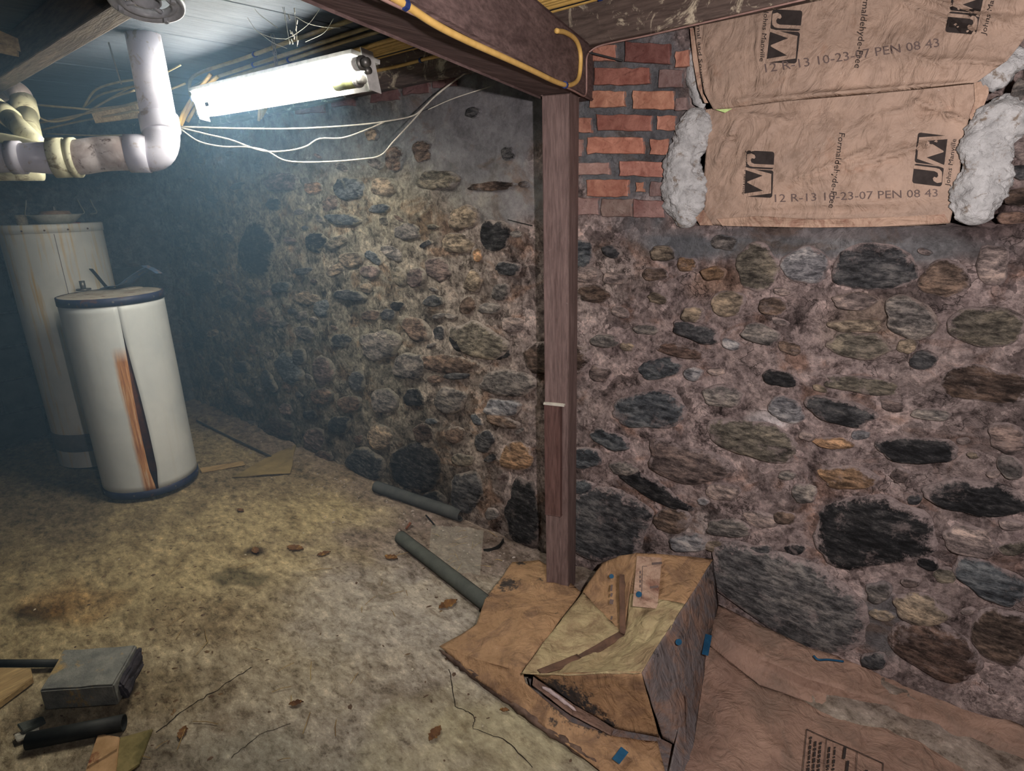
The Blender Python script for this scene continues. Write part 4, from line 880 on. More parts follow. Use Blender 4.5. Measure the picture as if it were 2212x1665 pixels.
def crease(px, py, a, b, wid, amp):
    ax, ay = a; bx, by = b; dx, dy = bx - ax, by - ay; L = math.hypot(dx, dy); t = ((px - ax) * dx + (py - ay) * dy) / L / L
    tt_ = max(0, min(1, t)); d = math.hypot(px - ax - dx * tt_, py - ay - dy * tt_); sgn = (px - ax) * dy - (py - ay) * dx
    fade = sm(-0.02, 0.15, t) * sm(1.02, 0.85, t)
    return 1.7 * amp * fade * math.exp(-(d / wid) ** 2) * (1.0 if sgn > 0 else 0.35)
CR_LOW = [((1700, 395), (1900, 318), 7, .010), ((1730, 400), (2040, 300), 8, .011), ((1760, 385), (1960, 340), 6, -.008), ((1545, 360), (1600, 250), 9, .008), ((1580, 400), (1650, 290), 10, .007), ((1600, 450), (2040, 430), 6, .006), ((1530, 470), (2040, 468), 6, .008),
          ((1590, 245), (1700, 262), 8, .007), ((1960, 215), (2100, 268), 8, .010), ((1985, 250), (2060, 235), 8, -.01), ((2010, 200), (2050, 262), 10, .008), ((1560, 300), (1592, 300), 5, -.012), ((1900, 250), (1980, 235), 9, .008), ((1640, 300), (1700, 250), 12, .006)]
CR_UP = [((1930, 0), (2120, 80), 10, .009), ((1980, -10), (2190, 60), 10, .008), ((2010, 130), (2180, 140), 10, .007), ((1560, 222), (1900, 196), 7, .008), ((1700, 208), (2110, 178), 6, .009), ((1520, 120), (1560, 60), 10, .005), ((2060, 20), (2212, 30), 9, -.006), ((1900, 100), (2060, 150), 9, .005), ((1510, 60), (1535, 225), 6, -.006)]
def surf(px, py, upper):
    w = onY(px, py, 0); cr = CR_UP if upper else CR_LOW
    if upper: u = (px - 1500) / 700; v = (py + 60) / 290; y = -0.022 * sm(0.1, 0.75, v) - 0.022 * math.sin(math.pi * max(0, min(1, u))) * sm(0.25, 0.8, v) - 0.045 * sm(0.55, 1.0, u)
    else: u = (px - 1520) / 560; v = (py - 240) / 245; y = -0.012 - 0.03 * math.sin(math.pi * max(0, min(1, v))) * math.sin(math.pi * max(0, min(1, u)))
    for c in cr: y -= crease(px, py, *c)
    y -= 0.003 * fbm(px * .01, py * .01, 3 if upper else 5, 1.6, 3) + 0.0012 * fbm(px * .01, py * .02, 7, 5, 2)
    return y
def spt(px, py, upper, off=0.0): return onY(px, py, surf(px, py, upper) - off)
def paper(parent, top, bot, lef, rig, upper, nm='kraft_facing', nu=110, nv=52):
    g = coons(top, bot, lef, rig, nu, nv); vs = [spt(p[0], p[1], upper) for row in g for p in row]
    fs = [(j * (nu + 1) + i, (j + 1) * (nu + 1) + i, (j + 1) * (nu + 1) + i + 1, j * (nu + 1) + i + 1) for j in range(nv) for i in range(nu)]
    o = mk(nm, vs, fs, M_kraft_wall, parent, True); s = o.modifiers.new('thick', 'SOLIDIFY'); s.thickness = 0.0012; s.offset = -1; return o
def lumpy(name, path, radii, m, parent=None, n=22, amp=0.35, s=28, flat=0.8, sp=8):
    P = spline(path, sp); k = len(P); vs = []; fs = []
    rs = [radii[0]] * k if len(radii) == 1 else [lerp(radii[min(int(i / (k - 1) * (len(radii) - 1)), len(radii) - 2)], radii[min(int(i / (k - 1) * (len(radii) - 1)), len(radii) - 2) + 1], (i / (k - 1) * (len(radii) - 1)) % 1 if i < k - 1 else 1) for i in range(k)]
    for i, p in enumerate(P):
        t = (P[min(i + 1, k - 1)] - P[max(i - 1, 0)]).normalized(); vw = Vector((0, 1, 0)); w = t.cross(vw).normalized(); q = w.cross(t)
        e = math.sqrt(max(0.0, 1 - (abs(2 * i / (k - 1) - 1)) ** 6)) if 0 < i < k - 1 else 0.05
        for j in range(n):
            a = 2 * math.pi * j / n; d = w * math.cos(a) + q * math.sin(a) * flat; b = p + d * rs[i]
            r_ = rs[i] * e * (1 + amp * fbm(b.x, b.y, b.z, s, 3) + amp * 0.35 * fbm(b.x, b.y, b.z, s * 4.5, 3)); vs.append(p + d * r_)
    for i in range(k - 1):
        for j in range(n): j2 = (j + 1) % n; fs.append((i * n + j, i * n + j2, (i + 1) * n + j2, (i + 1) * n + j))
    fs += [tuple(range(n))[::-1], tuple((k - 1) * n + j for j in range(n))]
    return mk(name, vs, fs, m, parent, True)
up = thing('insulation_batt', onY(1850, 230, 0.0), 'upper kraft faced insulation batt pushed into the wall opening, under the joist', 'insulation', 'printed insulation batts in the wall opening')
lowb = thing('insulation_batt', onY(1780, 488, 0.0), 'lower kraft faced insulation batt standing on the stone sill', 'insulation', 'printed insulation batts in the wall opening')
paper(up, [(1496, -20), (1900, -60), (2290, -90)], [(1541, 236), (1600, 230), (1700, 217), (1900, 200), (2000, 190), (2108, 178)], [(1496, -20), (1500, 60), (1512, 150), (1522, 200), (1541, 236)], [(2290, -90), (2240, 40), (2206, 92), (2176, 130), (2108, 178)], True)
paper(lowb, [(1524, 236), (1600, 226), (1760, 205), (1990, 180), (2126, 176)], [(1519, 484), (1600, 488), (1800, 490), (1960, 488), (2052, 482)], [(1524, 236), (1527, 300), (1519, 400), (1519, 484)], [(2126, 176), (2116, 215), (2092, 260), (2078, 330), (2070, 400), (2052, 482)], False)
# bottom stapling flange and side folds
def flat_px(parent, pts, upper, m, nm, off=0.004, th=0.001):
    v = [spt(a, b, upper, off) for a, b in pts]; n = len(v); back = [p + Vector((0, th, 0)) for p in v]
    mb = MB(); mb.add(v + back, [tuple(range(n))[::-1], tuple(range(n, 2 * n))] + [(i, (i + 1) % n, n + (i + 1) % n, n + i) for i in range(n)]); return mb.build(nm, m, parent)
M_kraft_lt = make_kraft('kraft_flange', srgb(158, 132, 114), srgb(174, 146, 126), srgb(120, 84, 70), 0.6, 9, 0.72)
flat_px(lowb, [(1548, 472), (1640, 466), (1760, 474), (1900, 470), (2040, 462), (2050, 480), (1900, 489), (1760, 491), (1640, 489), (1560, 487)], False, M_kraft_lt, 'flange', 0.008)
flat_px(lowb, [(1512, 440), (1530, 470), (1540, 486), (1512, 486), (1502, 470)], False, M_kraft_lt, 'flange', 0.006)
flat_px(up, [(1490, 60), (1498, 60), (1508, 130), (1518, 200), (1530, 222), (1522, 222), (1508, 190), (1497, 130)], True, M_kraft_lt, 'flange', 0.004)
flat_px(lowb, [(2104, 178), (2134, 172), (2136, 200), (2124, 232), (2108, 240), (2098, 262), (2094, 250), (2106, 218)], False, M_kraft_lt, 'flange', 0.006)
mb = MB(); mb.box((onY(1470, 480).x, 0.02, OPz0 + 0.01), (onY(2120, 480).x, 0.13, OPz0 + 0.20)); 
lumpy('wool_core', [onY(1540, 440, 0.06), onY(1760, 440, 0.06), onY(2040, 440, 0.06)], [0.05], M_wool, lowb, 16, 0.2)
lumpy('wool_core', [onY(1545, 140, 0.05), onY(1760, 110, 0.05), onY(2140, 90, 0.05)], [0.05], M_wool, up, 16, 0.2)
mb = MB(); mb.box((OPx0 - 0.05, 0.165, OPz0 - 0.05), (OPx1 + 0.05, 0.19, ZC)); o = mb.build('trim_1', M_black); tag(o, kind='structure')
# printing
def text_mesh(body, extrude=0.0):
    cu = bpy.data.curves.new('t', 'FONT'); cu.body = body; cu.size = 1.0; cu.resolution_u = 2
    o = bpy.data.objects.new('t', cu); COL.objects.link(o); dg = bpy.context.evaluated_depsgraph_get(); dg.update()
    me = bpy.data.meshes.new_from_object(o.evaluated_get(dg)); bpy.data.objects.remove(o)
    bm = bmesh.new(); bm.from_mesh(me); bmesh.ops.triangulate(bm, faces=bm.faces)
    for _ in range(2):
        le = [e for e in bm.edges if e.calc_length() > 0.16]
        if le: bmesh.ops.subdivide_edges(bm, edges=le, cuts=1); bmesh.ops.triangulate(bm, faces=bm.faces)
    bm.verts.index_update(); vs = [v.co.copy() for v in bm.verts]; fs = [tuple(v.index for v in f.verts) for f in bm.faces]; bm.free()
    bpy.data.meshes.remove(me); return vs, fs
def print_on(parent, body, a, b, hpx, m, nm, F_, flip=1, bold=0.0):
    """text from pixel a to pixel b, letters hpx tall; F_ maps a pixel to the printed surface"""
    vs, fs = text_mesh(body); mx = max(v.x for v in vs); mn = min(v.x for v in vs); L = math.hypot(b[0] - a[0], b[1] - a[1])
    tx, ty = (b[0] - a[0]) / L, (b[1] - a[1]) / L; nx, ny = ty * flip, -tx * flip; out = []
    k = hpx / 0.7
    for v in vs:
        s = (v.x - mn) / (mx - mn) * L; out.append(F_(a[0] + tx * s + nx * v.y * k, a[1] + ty * s + ny * v.y * k))
    return mk(nm, out, fs, m, parent, False)
def shape_on(parent, polys, O, U, V, m, nm, F_):
    """flat printed polygons given in a local frame: origin pixel O, axes U and V in pixels"""
    mb = MB()
    for pl in polys:
        bm = bmesh.new(); f = bm.faces.new([bm.verts.new((a, b, 0)) for a, b in pl]); bmesh.ops.triangulate(bm, faces=[f])
        for _ in range(3):
            le = [e for e in bm.edges if e.calc_length() > 0.22]
            if le: bmesh.ops.subdivide_edges(bm, edges=le, cuts=1); bmesh.ops.triangulate(bm, faces=bm.faces)
        bm.verts.index_update(); mb.add([F_(O[0] + U[0] * v.co.x + V[0] * v.co.y, O[1] + U[1] * v.co.x + V[1] * v.co.y) for v in bm.verts], [tuple(v.index for v in f_.verts) for f_ in bm.faces]); bm.free()
    return mb.build(nm, m, parent)
def rrect(x0, y0, x1, y1, r=0.1, n=4):
    out = []
    for (cx_, cy_, a0) in ((x1 - r, y1 - r, 0), (x0 + r, y1 - r, 90), (x0 + r, y0 + r, 180), (x1 - r, y0 + r, 270)):
        for k in range(n + 1): a = math.radians(a0 + 90 * k / n); out.append((cx_ + r * math.cos(a), cy_ + r * math.sin(a)))
    return out
J_L = [(0.16, 0.02), (0.34, 0.02), (0.50, 0.05), (0.58, 0.14), (0.60, 0.26), (0.60, 1.02), (0.49, 1.02), (0.49, 0.30), (0.45, 0.19), (0.36, 0.16), (0.29, 0.20), (0.31, 0.29), (0.25, 0.33), (0.17, 0.29), (0.12, 0.17)]
M_L = [(0.62, -0.02), (0.72, -0.02), (0.90, 0.62), (1.14, 0.08), (1.18, 0.08), (1.44, 0.66), (1.58, -0.02), (1.70, -0.02), (1.52, 0.95), (1.42, 0.95), (1.16, 0.34), (0.92, 0.93), (0.82, 0.93)]
def logo(parent, O, U, V, up_):
    """U runs along the two letters (0..1.7), V from their feet to their heads (0..1)"""
    F1 = lambda a, b: spt(a, b, up_, 0.0022); F2 = lambda a, b: spt(a, b, up_, 0.0042)
    dk = [rrect(0.02, 0.0, 0.66, 1.0, 0.09), rrect(0.69, 0.0, 1.68, 1.0, 0.09)]
    lb = shape_on(parent, dk, O, U, V, M_ink, 'logo_block', F1); shape_on(lb, [J_L, M_L], O, U, V, M_kraft_wall, 'logo_letters', F2)
logo(lowb, (1613, 323), (-3, 60), (60, 3), False)
print_on(lowb, 'Johns Manville', (1613, 325), (1603, 419), 9.5, M_ink, 'printed_words', lambda a, b: spt(a, b, False, .003))
logo(lowb, (2030, 412), (10, -68), (-64, -6), False) if False else logo(lowb, (2034, 404), (8, -66), (-64, -8), False)
print_on(lowb, 'Johns Manville', (2051, 402), (2066, 300), 10, M_ink, 'printed_words', lambda a, b: spt(a, b, False, .003))
print_on(lowb, 'Formaldehyde-Free', (1813, 286), (1790, 448), 13, M_ink, 'printed_words', lambda a, b: spt(a, b, False, .003))
print_on(lowb, '12 R-13 10-23-07 PEN 08 43', (1674, 436), (2026, 424), 17, M_stamp, 'stamped_code', lambda a, b: spt(a, b, False, .0026))
logo(up, (1669, 18), (-8, 69), (65, 3), True)
print_on(up, 'Johns Manville', (1651, 22), (1641, 132), 10, M_ink, 'printed_words', lambda a, b: spt(a, b, True, .003))
logo(up, (2108, 76), (14, -70), (-67, -6), True)
print_on(up, 'Johns Manville', (2129, 76), (2158, -40), 11, M_ink, 'printed_words', lambda a, b: spt(a, b, True, .003))
print_on(up, 'Formaldehyde-Free', (1868, -28), (1846, 146), 14, M_ink, 'printed_words', lambda a, b: spt(a, b, True, .003))
print_on(up, 'Thermal and Sound Co', (1503, 12), (1514, 212), 8, M_ink, 'printed_words', lambda a, b: spt(a, b, True, .003))
print_on(up, '12 R-13 10-23-07 PEN 08 43', (1654, 156), (2030, 100), 19, M_stamp, 'stamped_code', lambda a, b: spt(a, b, True, .0026))
# loose glass wool at both sides
o = lumpy('glass_wool', [onY(1498, 232, 0.0), onY(1496, 280, -0.01), onY(1480, 340, -0.01), onY(1478, 400, -0.01), onY(1482, 450, -0.01), onY(1480, 492, 0.0)], [0.042, 0.055, 0.052, 0.06, 0.062, 0.05], M_wool, None, 64, 0.36, 17, 0.6, 26)
tag(o, 'white glass wool bulging out beside the brick pier, left of the lower batt', 'glass wool')
o = lumpy('glass_wool', [onY(1497, 66, 0.03), onY(1498, 110, 0.02), onY(1502, 150, 0.01), onY(1508, 200, 0.02), onY(1520, 234, 0.02)], [0.022, 0.02, 0.026, 0.022, 0.016], M_wool, None, 20, 0.4, 30, 0.7, 10)
tag(o, 'narrow strip of glass wool beside the upper batt, against the bricks', 'glass wool')
o = lumpy('glass_wool', [onY(2190, 205, 0.02), onY(2168, 250, -0.01), onY(2142, 310, -0.02), onY(2132, 370, -0.02), onY(2112, 430, -0.02), onY(2106, 486, -0.01)], [0.04, 0.056, 0.048, 0.044, 0.052, 0.044], M_wool, None, 64, 0.36, 17, 0.6, 26)
tag(o, 'thick white glass wool hanging out right of the lower batt', 'glass wool')
o = lumpy('glass_wool', [onY(2112, 178, 0.0), onY(2150, 158, -0.01), onY(2190, 130, 0.0), onY(2212, 110, 0.02)], [0.02, 0.034, 0.034, 0.02], M_wool, None, 20, 0.5, 26, 0.7, 10)
tag(o, 'tuft of glass wool under the right end of the upper batt', 'glass wool')
tag(flat_px(None, [(1545, 236), (1582, 234), (1566, 243)], False, plain('green_scrap', srgb(190, 214, 140), 0.6), 'paper_scrap', 0.02), 'tiny pale green scrap poking out between the two batts', 'scrap')

# ------------------------------------------------------------------ paper heap on the floor
def gz(px, py, z): return onZ(px, py, z)
def patch(parent, name, quads, m, n=14, amp=0.006, s=9, th=0.004, sag=0.0, seed=0):
    """patches between four corner points (px, py, z) each; neighbours share their edges"""
    mb = MB()
    for q in quads:
        c = [gz(*p) if len(p) == 3 else Vector(p[:3]) for p in q]
        if len(c) == 3: c.append(c[2])
        vs = []
        for j in range(n + 1):
            for i in range(n + 1):
                u, v = i / n, j / n; p = c[0] * (1 - u) * (1 - v) + c[1] * u * (1 - v) + c[2] * u * v + c[3] * (1 - u) * v
                e = 16 * u * (1 - u) * v * (1 - v)
                nn = Vector((fbm(p.x, p.y, p.z + seed, s, 3), fbm(p.x + 9, p.y, p.z, s, 3), fbm(p.x, p.y + 9, p.z, s, 3)))
                vs.append(p + nn * amp * (0.35 + 0.65 * min(1, e * 1.5)) - Vector((0, 0, sag * e)))
        mb.add(vs, [(j * (n + 1) + i, j * (n + 1) + i + 1, (j + 1) * (n + 1) + i + 1, (j + 1) * (n + 1) + i) for j in range(n) for i in range(n)])
    bm = bmesh.new(); vv = [bm.verts.new(v) for v in mb.v]
    for f in mb.f:
        try: bm.faces.new([vv[i] for i in f])
        except ValueError: pass
    bmesh.ops.remove_doubles(bm, verts=bm.verts, dist=0.0015); bmesh.ops.recalc_face_normals(bm, faces=bm.faces); bm.verts.index_update()
    vs = [v.co.copy() for v in bm.verts]; fs = [tuple(v.index for v in f.verts) for f in bm.faces]; bm.free()
    o = mk(name, vs, fs, m, parent, True); sd = o.modifiers.new('thick', 'SOLIDIFY'); sd.thickness = th; sd.offset = -1
    return o
heap = thing('folded_insulation', gz(1300, 1500, 0.0), 'crumpled box-like fold of stained kraft faced insulation at the foot of the post', 'insulation')
A_ = (1375, 1193, 0.30); B_ = (1541, 1206, 0.30); C_ = (1385, 1452, 0.27); Dv = (1346, 1368, 0.15); E_ = (1127, 1455, 0.12); G_ = (1258, 1278, 0.10); H_ = (1302, 1214, 0.20); K_ = (1330, 1290, 0.15)
mid = (1250, 1418, 0.115)
AD = (1361, 1281, 0.225); BC_ = (1479, 1304, 0.288)
patch(heap, 'yellowed_facing', [[AD, BC_, C_, Dv], [Dv, C_, (1260, 1454, 0.19), mid], [mid, (1260, 1454, 0.19), E_, E_]], M_kraft_yel, 20, 0.017, 9, sag=0.012)
patch(heap, 'top_facing', [[A_, B_, BC_, AD]], M_kraft_old, 16, 0.010, 9, sag=0.004, seed=9)
patch(heap, 'crease_strip', [[(1338, 1240, 0.262), (1349, 1240, 0.262), (1352, 1372, 0.160), (1338, 1366, 0.165)], [(1338, 1362, 0.165), (1352, 1374, 0.158), (1262, 1426, 0.130), (1246, 1416, 0.130)], [(1246, 1412, 0.130), (1262, 1424, 0.132), (1172, 1456, 0.130), (1160, 1446, 0.128)]], mottled('dark_crease', srgb(70, 52, 42), srgb(100, 74, 58), 20), 10, 0.006, 16, seed=21)  # dark strip laid along the valley to darken the crease
patch(heap, 'side_facing', [[G_, Dv, mid, (1185, 1372, 0.10)], [(1185, 1372, 0.10), mid, E_, E_]], M_kraft_yel, 16, 0.012, 10, seed=3)
patch(heap, 'back_facing', [[H_, (1340, 1200, 0.27), K_, G_], [(1340, 1200, 0.27), A_, Dv, K_], [G_, K_, Dv, Dv]], M_kraft_old, 12, 0.010, 9, seed=5)
patch(heap, 'front_facing', [[(1152, 1456, 0.115), (1260, 1454, 0.187), (1330, 1574, 0.03), (1240, 1520, 0.06)], [(1260, 1454, 0.187), C_, (1424, 1592, 0.03), (1330, 1574, 0.03)], ], M_kraft_old, 14, 0.006, 8, seed=2)
F1_ = (1428, 1545, 0.10)
patch(heap, 'right_facing', [[B_, (1549, 1300, 0.17), (1478, 1500, 0.12), C_], [C_, (1478, 1500, 0.12), (1482, 1620, 0.05), (1432, 1592, 0.06)], [(1549, 1300, 0.17), (1532, 1400, 0.07), (1508, 1520, 0.045), (1478, 1500, 0.12)], [(1478, 1500, 0.12), (1508, 1520, 0.045), (1486, 1700, 0.03), (1440, 1690, 0.05)]], M_kraft_side, 14, 0.008, 9, seed=7)
# seams and folded printed strip
Fh = lambda z_: (lambda a, b: gz(a, b, z_))
shape_on(heap, [[(0, 0), (1, 0.02), (1, 1), (0, 0.97)]], (1376, 1200), (54, 2), (-10, 112), M_kraft_lt, 'label_strip', lambda a, b: gz(a, b, 0.305 - (b - 1200) / 112 * 0.055))
Fl = lambda a, b: gz(a, b, 0.310 - (b - 1200) / 112 * 0.055)
def rule(pts, wpx, F_, m, nm, parent):
    mb = MB()
    for a, b in zip(pts, pts[1:]):
        L = math.hypot(b[0] - a[0], b[1] - a[1]); nx, ny = -(b[1] - a[1]) / L * wpx / 2, (b[0] - a[0]) / L * wpx / 2; k = max(1, int(L / 12))
        for i in range(k):
            p = (lerp(a[0], b[0], i / k), lerp(a[1], b[1], i / k)); q = (lerp(a[0], b[0], (i + 1) / k), lerp(a[1], b[1], (i + 1) / k))
            mb.add([F_(p[0] + nx, p[1] + ny), F_(q[0] + nx, q[1] + ny), F_(q[0] - nx, q[1] - ny), F_(p[0] - nx, p[1] - ny)], [(0, 1, 2, 3)])
    return mb.build(nm, m, parent)
rule([(1398, 1222), (1388, 1222), (1386, 1292)], 1.2, Fl, M_stamp, 'printed_rule', heap)
for (a, b, w_) in ((1408, 1217, 22), (1404, 1268, 18)): rule([(a, b), (a + w_, b - 2)], 5, Fl, M_stamp, 'printed_mark', heap)
for yy in (1232, 1242, 1252, 1262): rule([(1383, yy), (1383, yy + 6)], 3, Fl, M_stamp, 'printed_mark', heap)
def disc(parent, px, py, r, F_, m, nm): shape_on(parent, [[(math.cos(2 * math.pi * k / 16), math.sin(2 * math.pi * k / 16)) for k in range(16)]], (px, py), (r, 0), (0, r), m, nm, F_)
disc(heap, 1380, 1283, 6.5, Fl, M_blue, 'blue_dot')
Fk = lambda a, b: gz(a, b, 0.262 - (b - 1215) / 75 * 0.085)
disc(heap, 1321, 1244, 5, Fk, M_blue, 'blue_dot')
for yy, hh in ((1262, 14), (1280, 8), (1294, 10), (1330, 8)): rule([(1322, yy), (1320, yy + hh)], 8 if hh == 10 else 4, lambda a, b: gz(a, b, 0.262 - (b - 1215) / 75 * 0.075), M_stamp, 'printed_mark', heap)
# left flap lying on the floor
flap = thing('kraft_sheet', gz(1150, 1400, 0.0), 'stained tan kraft sheet with black mould spots covering the end of the foam sleeve', 'paper sheet')
patch(flap, 'sheet', [[(1107, 1212, 0.03), (1165, 1206, 0.03), (1256, 1277, 0.07), (1120, 1330, 0.085)], [(1107, 1212, 0.03), (1120, 1330, 0.085), (1030, 1350, 0.05), (1048, 1292, 0.065)], [(1120, 1330, 0.085), (1256, 1277, 0.07), (1188, 1370, 0.095), (1128, 1450, 0.10)],
                      [(1030, 1350, 0.05), (1120, 1330, 0.085), (1128, 1450, 0.10), (950, 1396, 0.02)]], M_kraft_old, 16, 0.014, 7, sag=-0.006, seed=1)
patch(flap, 'front_strip', [[(950, 1396, 0.02), (1128, 1450, 0.10), (1135, 1475, 0.08), (1035, 1470, 0.02)], [(1035, 1470, 0.02), (1135, 1475, 0.08), (1235, 1560, 0.045), (1165, 1560, 0.02)], [(1165, 1560, 0.02), (1235, 1560, 0.045), (1330, 1590, 0.03), (1250, 1625, 0.02)],
                            [(1250, 1625, 0.02), (1330, 1590, 0.03), (1420, 1600, 0.035), (1330, 1690, 0.02)], [(1330, 1690, 0.02), (1420, 1600, 0.035), (1445, 1700, 0.03), (1340, 1720, 0.02)]], M_kraft_old, 10, 0.005, 9, seed=4)
patch(flap, 'torn_inner_edge', [[(1152, 1462, 0.07), (1240, 1520, 0.035), (1235, 1545, 0.045), (1150, 1480, 0.07)], [(1240, 1520, 0.04), (1325, 1575, 0.03), (1320, 1590, 0.032), (1235, 1545, 0.047)]], M_kraft_red, 8, 0.004, 12, seed=6)
patch(flap, 'inner_layer', [[(1140, 1462, 0.03), (1250, 1500, 0.03), (1250, 1580, 0.022), (1150, 1500, 0.03)], [(1250, 1500, 0.03), (1400, 1560, 0.028), (1400, 1620, 0.022), (1250, 1580, 0.022)], [(1400, 1560, 0.028), (1470, 1590, 0.028), (1480, 1720, 0.022), (1400, 1620, 0.022)]], M_kraft_side, 8, 0.004, 12, seed=8)
o = lumpy('torn_white_edge', [gz(1170, 1482, 0.075), gz(1200, 1500, 0.065), gz(1245, 1535, 0.052)], [0.006, 0.008, 0.006], plain('torn_paper_white', srgb(190, 172, 168), 0.9), flap, 8, 0.5, 80)
Ff = lambda a, b: gz(a, b, 0.043)
shape_on(flap, [[(0, 0), (1, 0), (1, 1), (0, 1)]], (1342, 1612), (16, 12), (-20, 26), M_blue, 'blue_square', Ff)
# sooty roll of dirt along the sheet's lower edge
mb = MB()
o = lumpy('dirt_ridge', [gz(948, 1402, 0.012), gz(1000, 1440, 0.012), gz(1080, 1500, 0.012), gz(1170, 1566, 0.012), gz(1260, 1630, 0.012), gz(1310, 1665, 0.012)], [0.008, 0.012, 0.012, 0.013, 0.011, 0.01], mottled('dark_dirt', srgb(60, 46, 40), srgb(104, 84, 72), 30), flap, 10, 0.7, 60)
# large sheet on the right
big = thing('kraft_sheet', gz(1800, 1560, 0.03), 'wide reddish kraft faced batt lying along the foot of the stone wall at lower right', 'insulation')
def bz(px, py): return 0.055
S = [(1530, 1392, 0.10), (1640, 1478, 0.075), (1760, 1520, 0.07), (1930, 1572, 0.08), (2080, 1620, 0.085), (2260, 1672, 0.10)]          # lower crease
Tt = [(1552, 1304, 0.15), (1650, 1352, 0.15), (1747, 1397, 0.14), (1900, 1442, 0.13), (2060, 1500, 0.14), (2290, 1602, 0.17)]
qs = []
lm = [(1540, 1350, 0.15), (1640, 1420, 0.13), (1745, 1465, 0.12), (1915, 1515, 0.115), (2070, 1570, 0.12), (2275, 1640, 0.14)]
lm2 = [(1536, 1372, 0.13), (1640, 1446, 0.10), (1752, 1490, 0.085), (1922, 1543, 0.085), (2075, 1595, 0.10), (2268, 1656, 0.12)]
for i in range(5):
    qs.append([Tt[i], Tt[i + 1], lm[i + 1], lm[i]]); qs.append([lm[i], lm[i + 1], lm2[i + 1], lm2[i]]); qs.append([lm2[i], lm2[i + 1], S[i + 1], S[i]])
patch(big, 'turned_up_edge', qs, M_kraft_red, 8, 0.005, 10, seed=11)
qs = []; Bt = [(1505, 1520, 0.045), (1600, 1640, 0.05), (1700, 1700, 0.05), (1850, 1760, 0.05), (2050, 1800, 0.05), (2260, 1840, 0.05)]
Bt2 = [(1470, 1700, 0.04), (1560, 1800, 0.04), (1680, 1850, 0.04), (1850, 1900, 0.04), (2050, 1950, 0.04), (2260, 2000, 0.04)]
for i in range(5): qs.append([S[i], S[i + 1], Bt[i + 1], Bt[i]]); qs.append([Bt[i], Bt[i + 1], Bt2[i + 1], Bt2[i]])
patch(big, 'facing', qs, M_kraft_red, 16, 0.014, 7, seed=12)
# printed table and blue marks on the big sheet
Fb = lambda a, b: gz(a, b, 0.082)
rule([(1731, 1700), (1743, 1574), (1786, 1594), (1852, 1622), (1908, 1648), (1906, 1700)], 1.6, Fb, M_ink, 'printed_rule', big)
rule([(1786, 1594), (1778, 1700)], 1.2, Fb, M_ink, 'printed_rule', big); rule([(1852, 1622), (1848, 1700)], 1.2, Fb, M_ink, 'printed_rule', big)
for (a, b, w_) in ((1752, 1590, 2.4), (1762, 1600, 2.4), (1773, 1602, 2.4), (1792, 1612, 2.2), (1804, 1612, 2.2)):
    y = b
    while y < 1695:
        h_ = R.uniform(4, 12); rule([(a - (y - b) * .08, y), (a - (y + h_ - b) * .08, y + h_)], w_ * R.uniform(1.2, 2.4), Fb, M_ink, 'printed_mark', big); y += h_ + R.uniform(1.5, 3)
for (a, b) in ((1826, 1612), (1832, 1642), (1872, 1662)): rule([(a, b), (a - 3, b + 26)], 6, Fb, M_ink, 'printed_mark', big)
tag(cable('blue_strap', [gz(1758, 1416, 0.16), gz(1768, 1424, 0.16), gz(1790, 1424, 0.155), gz(1822, 1428, 0.15)], 0.003, M_blue, 'scrap of dark blue tape at the wall edge of the big sheet', 'tape'), None)
disc(heap, 1466, 1386, 7, lambda a, b: gz(a, b, 0.26), M_blue, 'blue_dot'); 
shape_on(big, [[(0, 0), (1, 0), (1, 1), (0, 1)]], (1524, 1368), (14, 4), (-8, 44), M_blue, 'blue_patch', lambda a, b: gz(a, b, 0.165))

# ------------------------------------------------------------------ things on the floor
def foam(a, b, ra, rb, m, label, z=0.03, rr_=0.034):
    A, B = onZ(a[0], a[1], z), onZ(b[0], b[1], z); A.z = floor_z(A.x, A.y) + rr_; B.z = floor_z(B.x, B.y) + rr_
    t = thing('foam_pipe_insulation', Vector((A.x, A.y, 0)), label, 'pipe insulation'); d = (B - A).normalized()
    P = [A, A + d * 0.004] + [A.lerp(B, k / 10) + Vector((0, 0, 0.001 * nz(k, 0, 0, .9))) for k in range(1, 10)] + [B - d * 0.004, B]
    mb = MB(); n = len(P); mb.tube(P, [rr_ * 0.86, rr_] + [rr_] * (n - 4) + [rr_, rr_ * 0.93], 26, False)
    o = mb.build('sleeve', m, t, True); s = o.modifiers.new('wall', 'SOLIDIFY'); s.thickness = 0.011; s.offset = -1
    up_ = Vector((0, 0, 1)); sd_ = d.cross(up_); q = (sd_ * -0.55 + up_ * 0.83).normalized() * rr_
    mb = MB(); mb.tube([A + q * 1.0, B + q * 1.0], 0.0012, 5); mb.build('slit', M_black, t)
    mb = MB(); mb.tube([A + d * 0.012, A + d * 0.014], rr_ * 0.7, 20); mb.build('filling', M_foam, t, True); return t
foam((812, 1055), (997, 1117), 0, 0, M_foam, 'shorter dark grey foam pipe sleeve lying by the foot of the stone wall', 0.028, 0.031)
foam((864, 1158), (1078, 1322), 0, 0, M_foam_green, 'longer greenish grey foam pipe sleeve running under the kraft sheet', 0.03, 0.030)
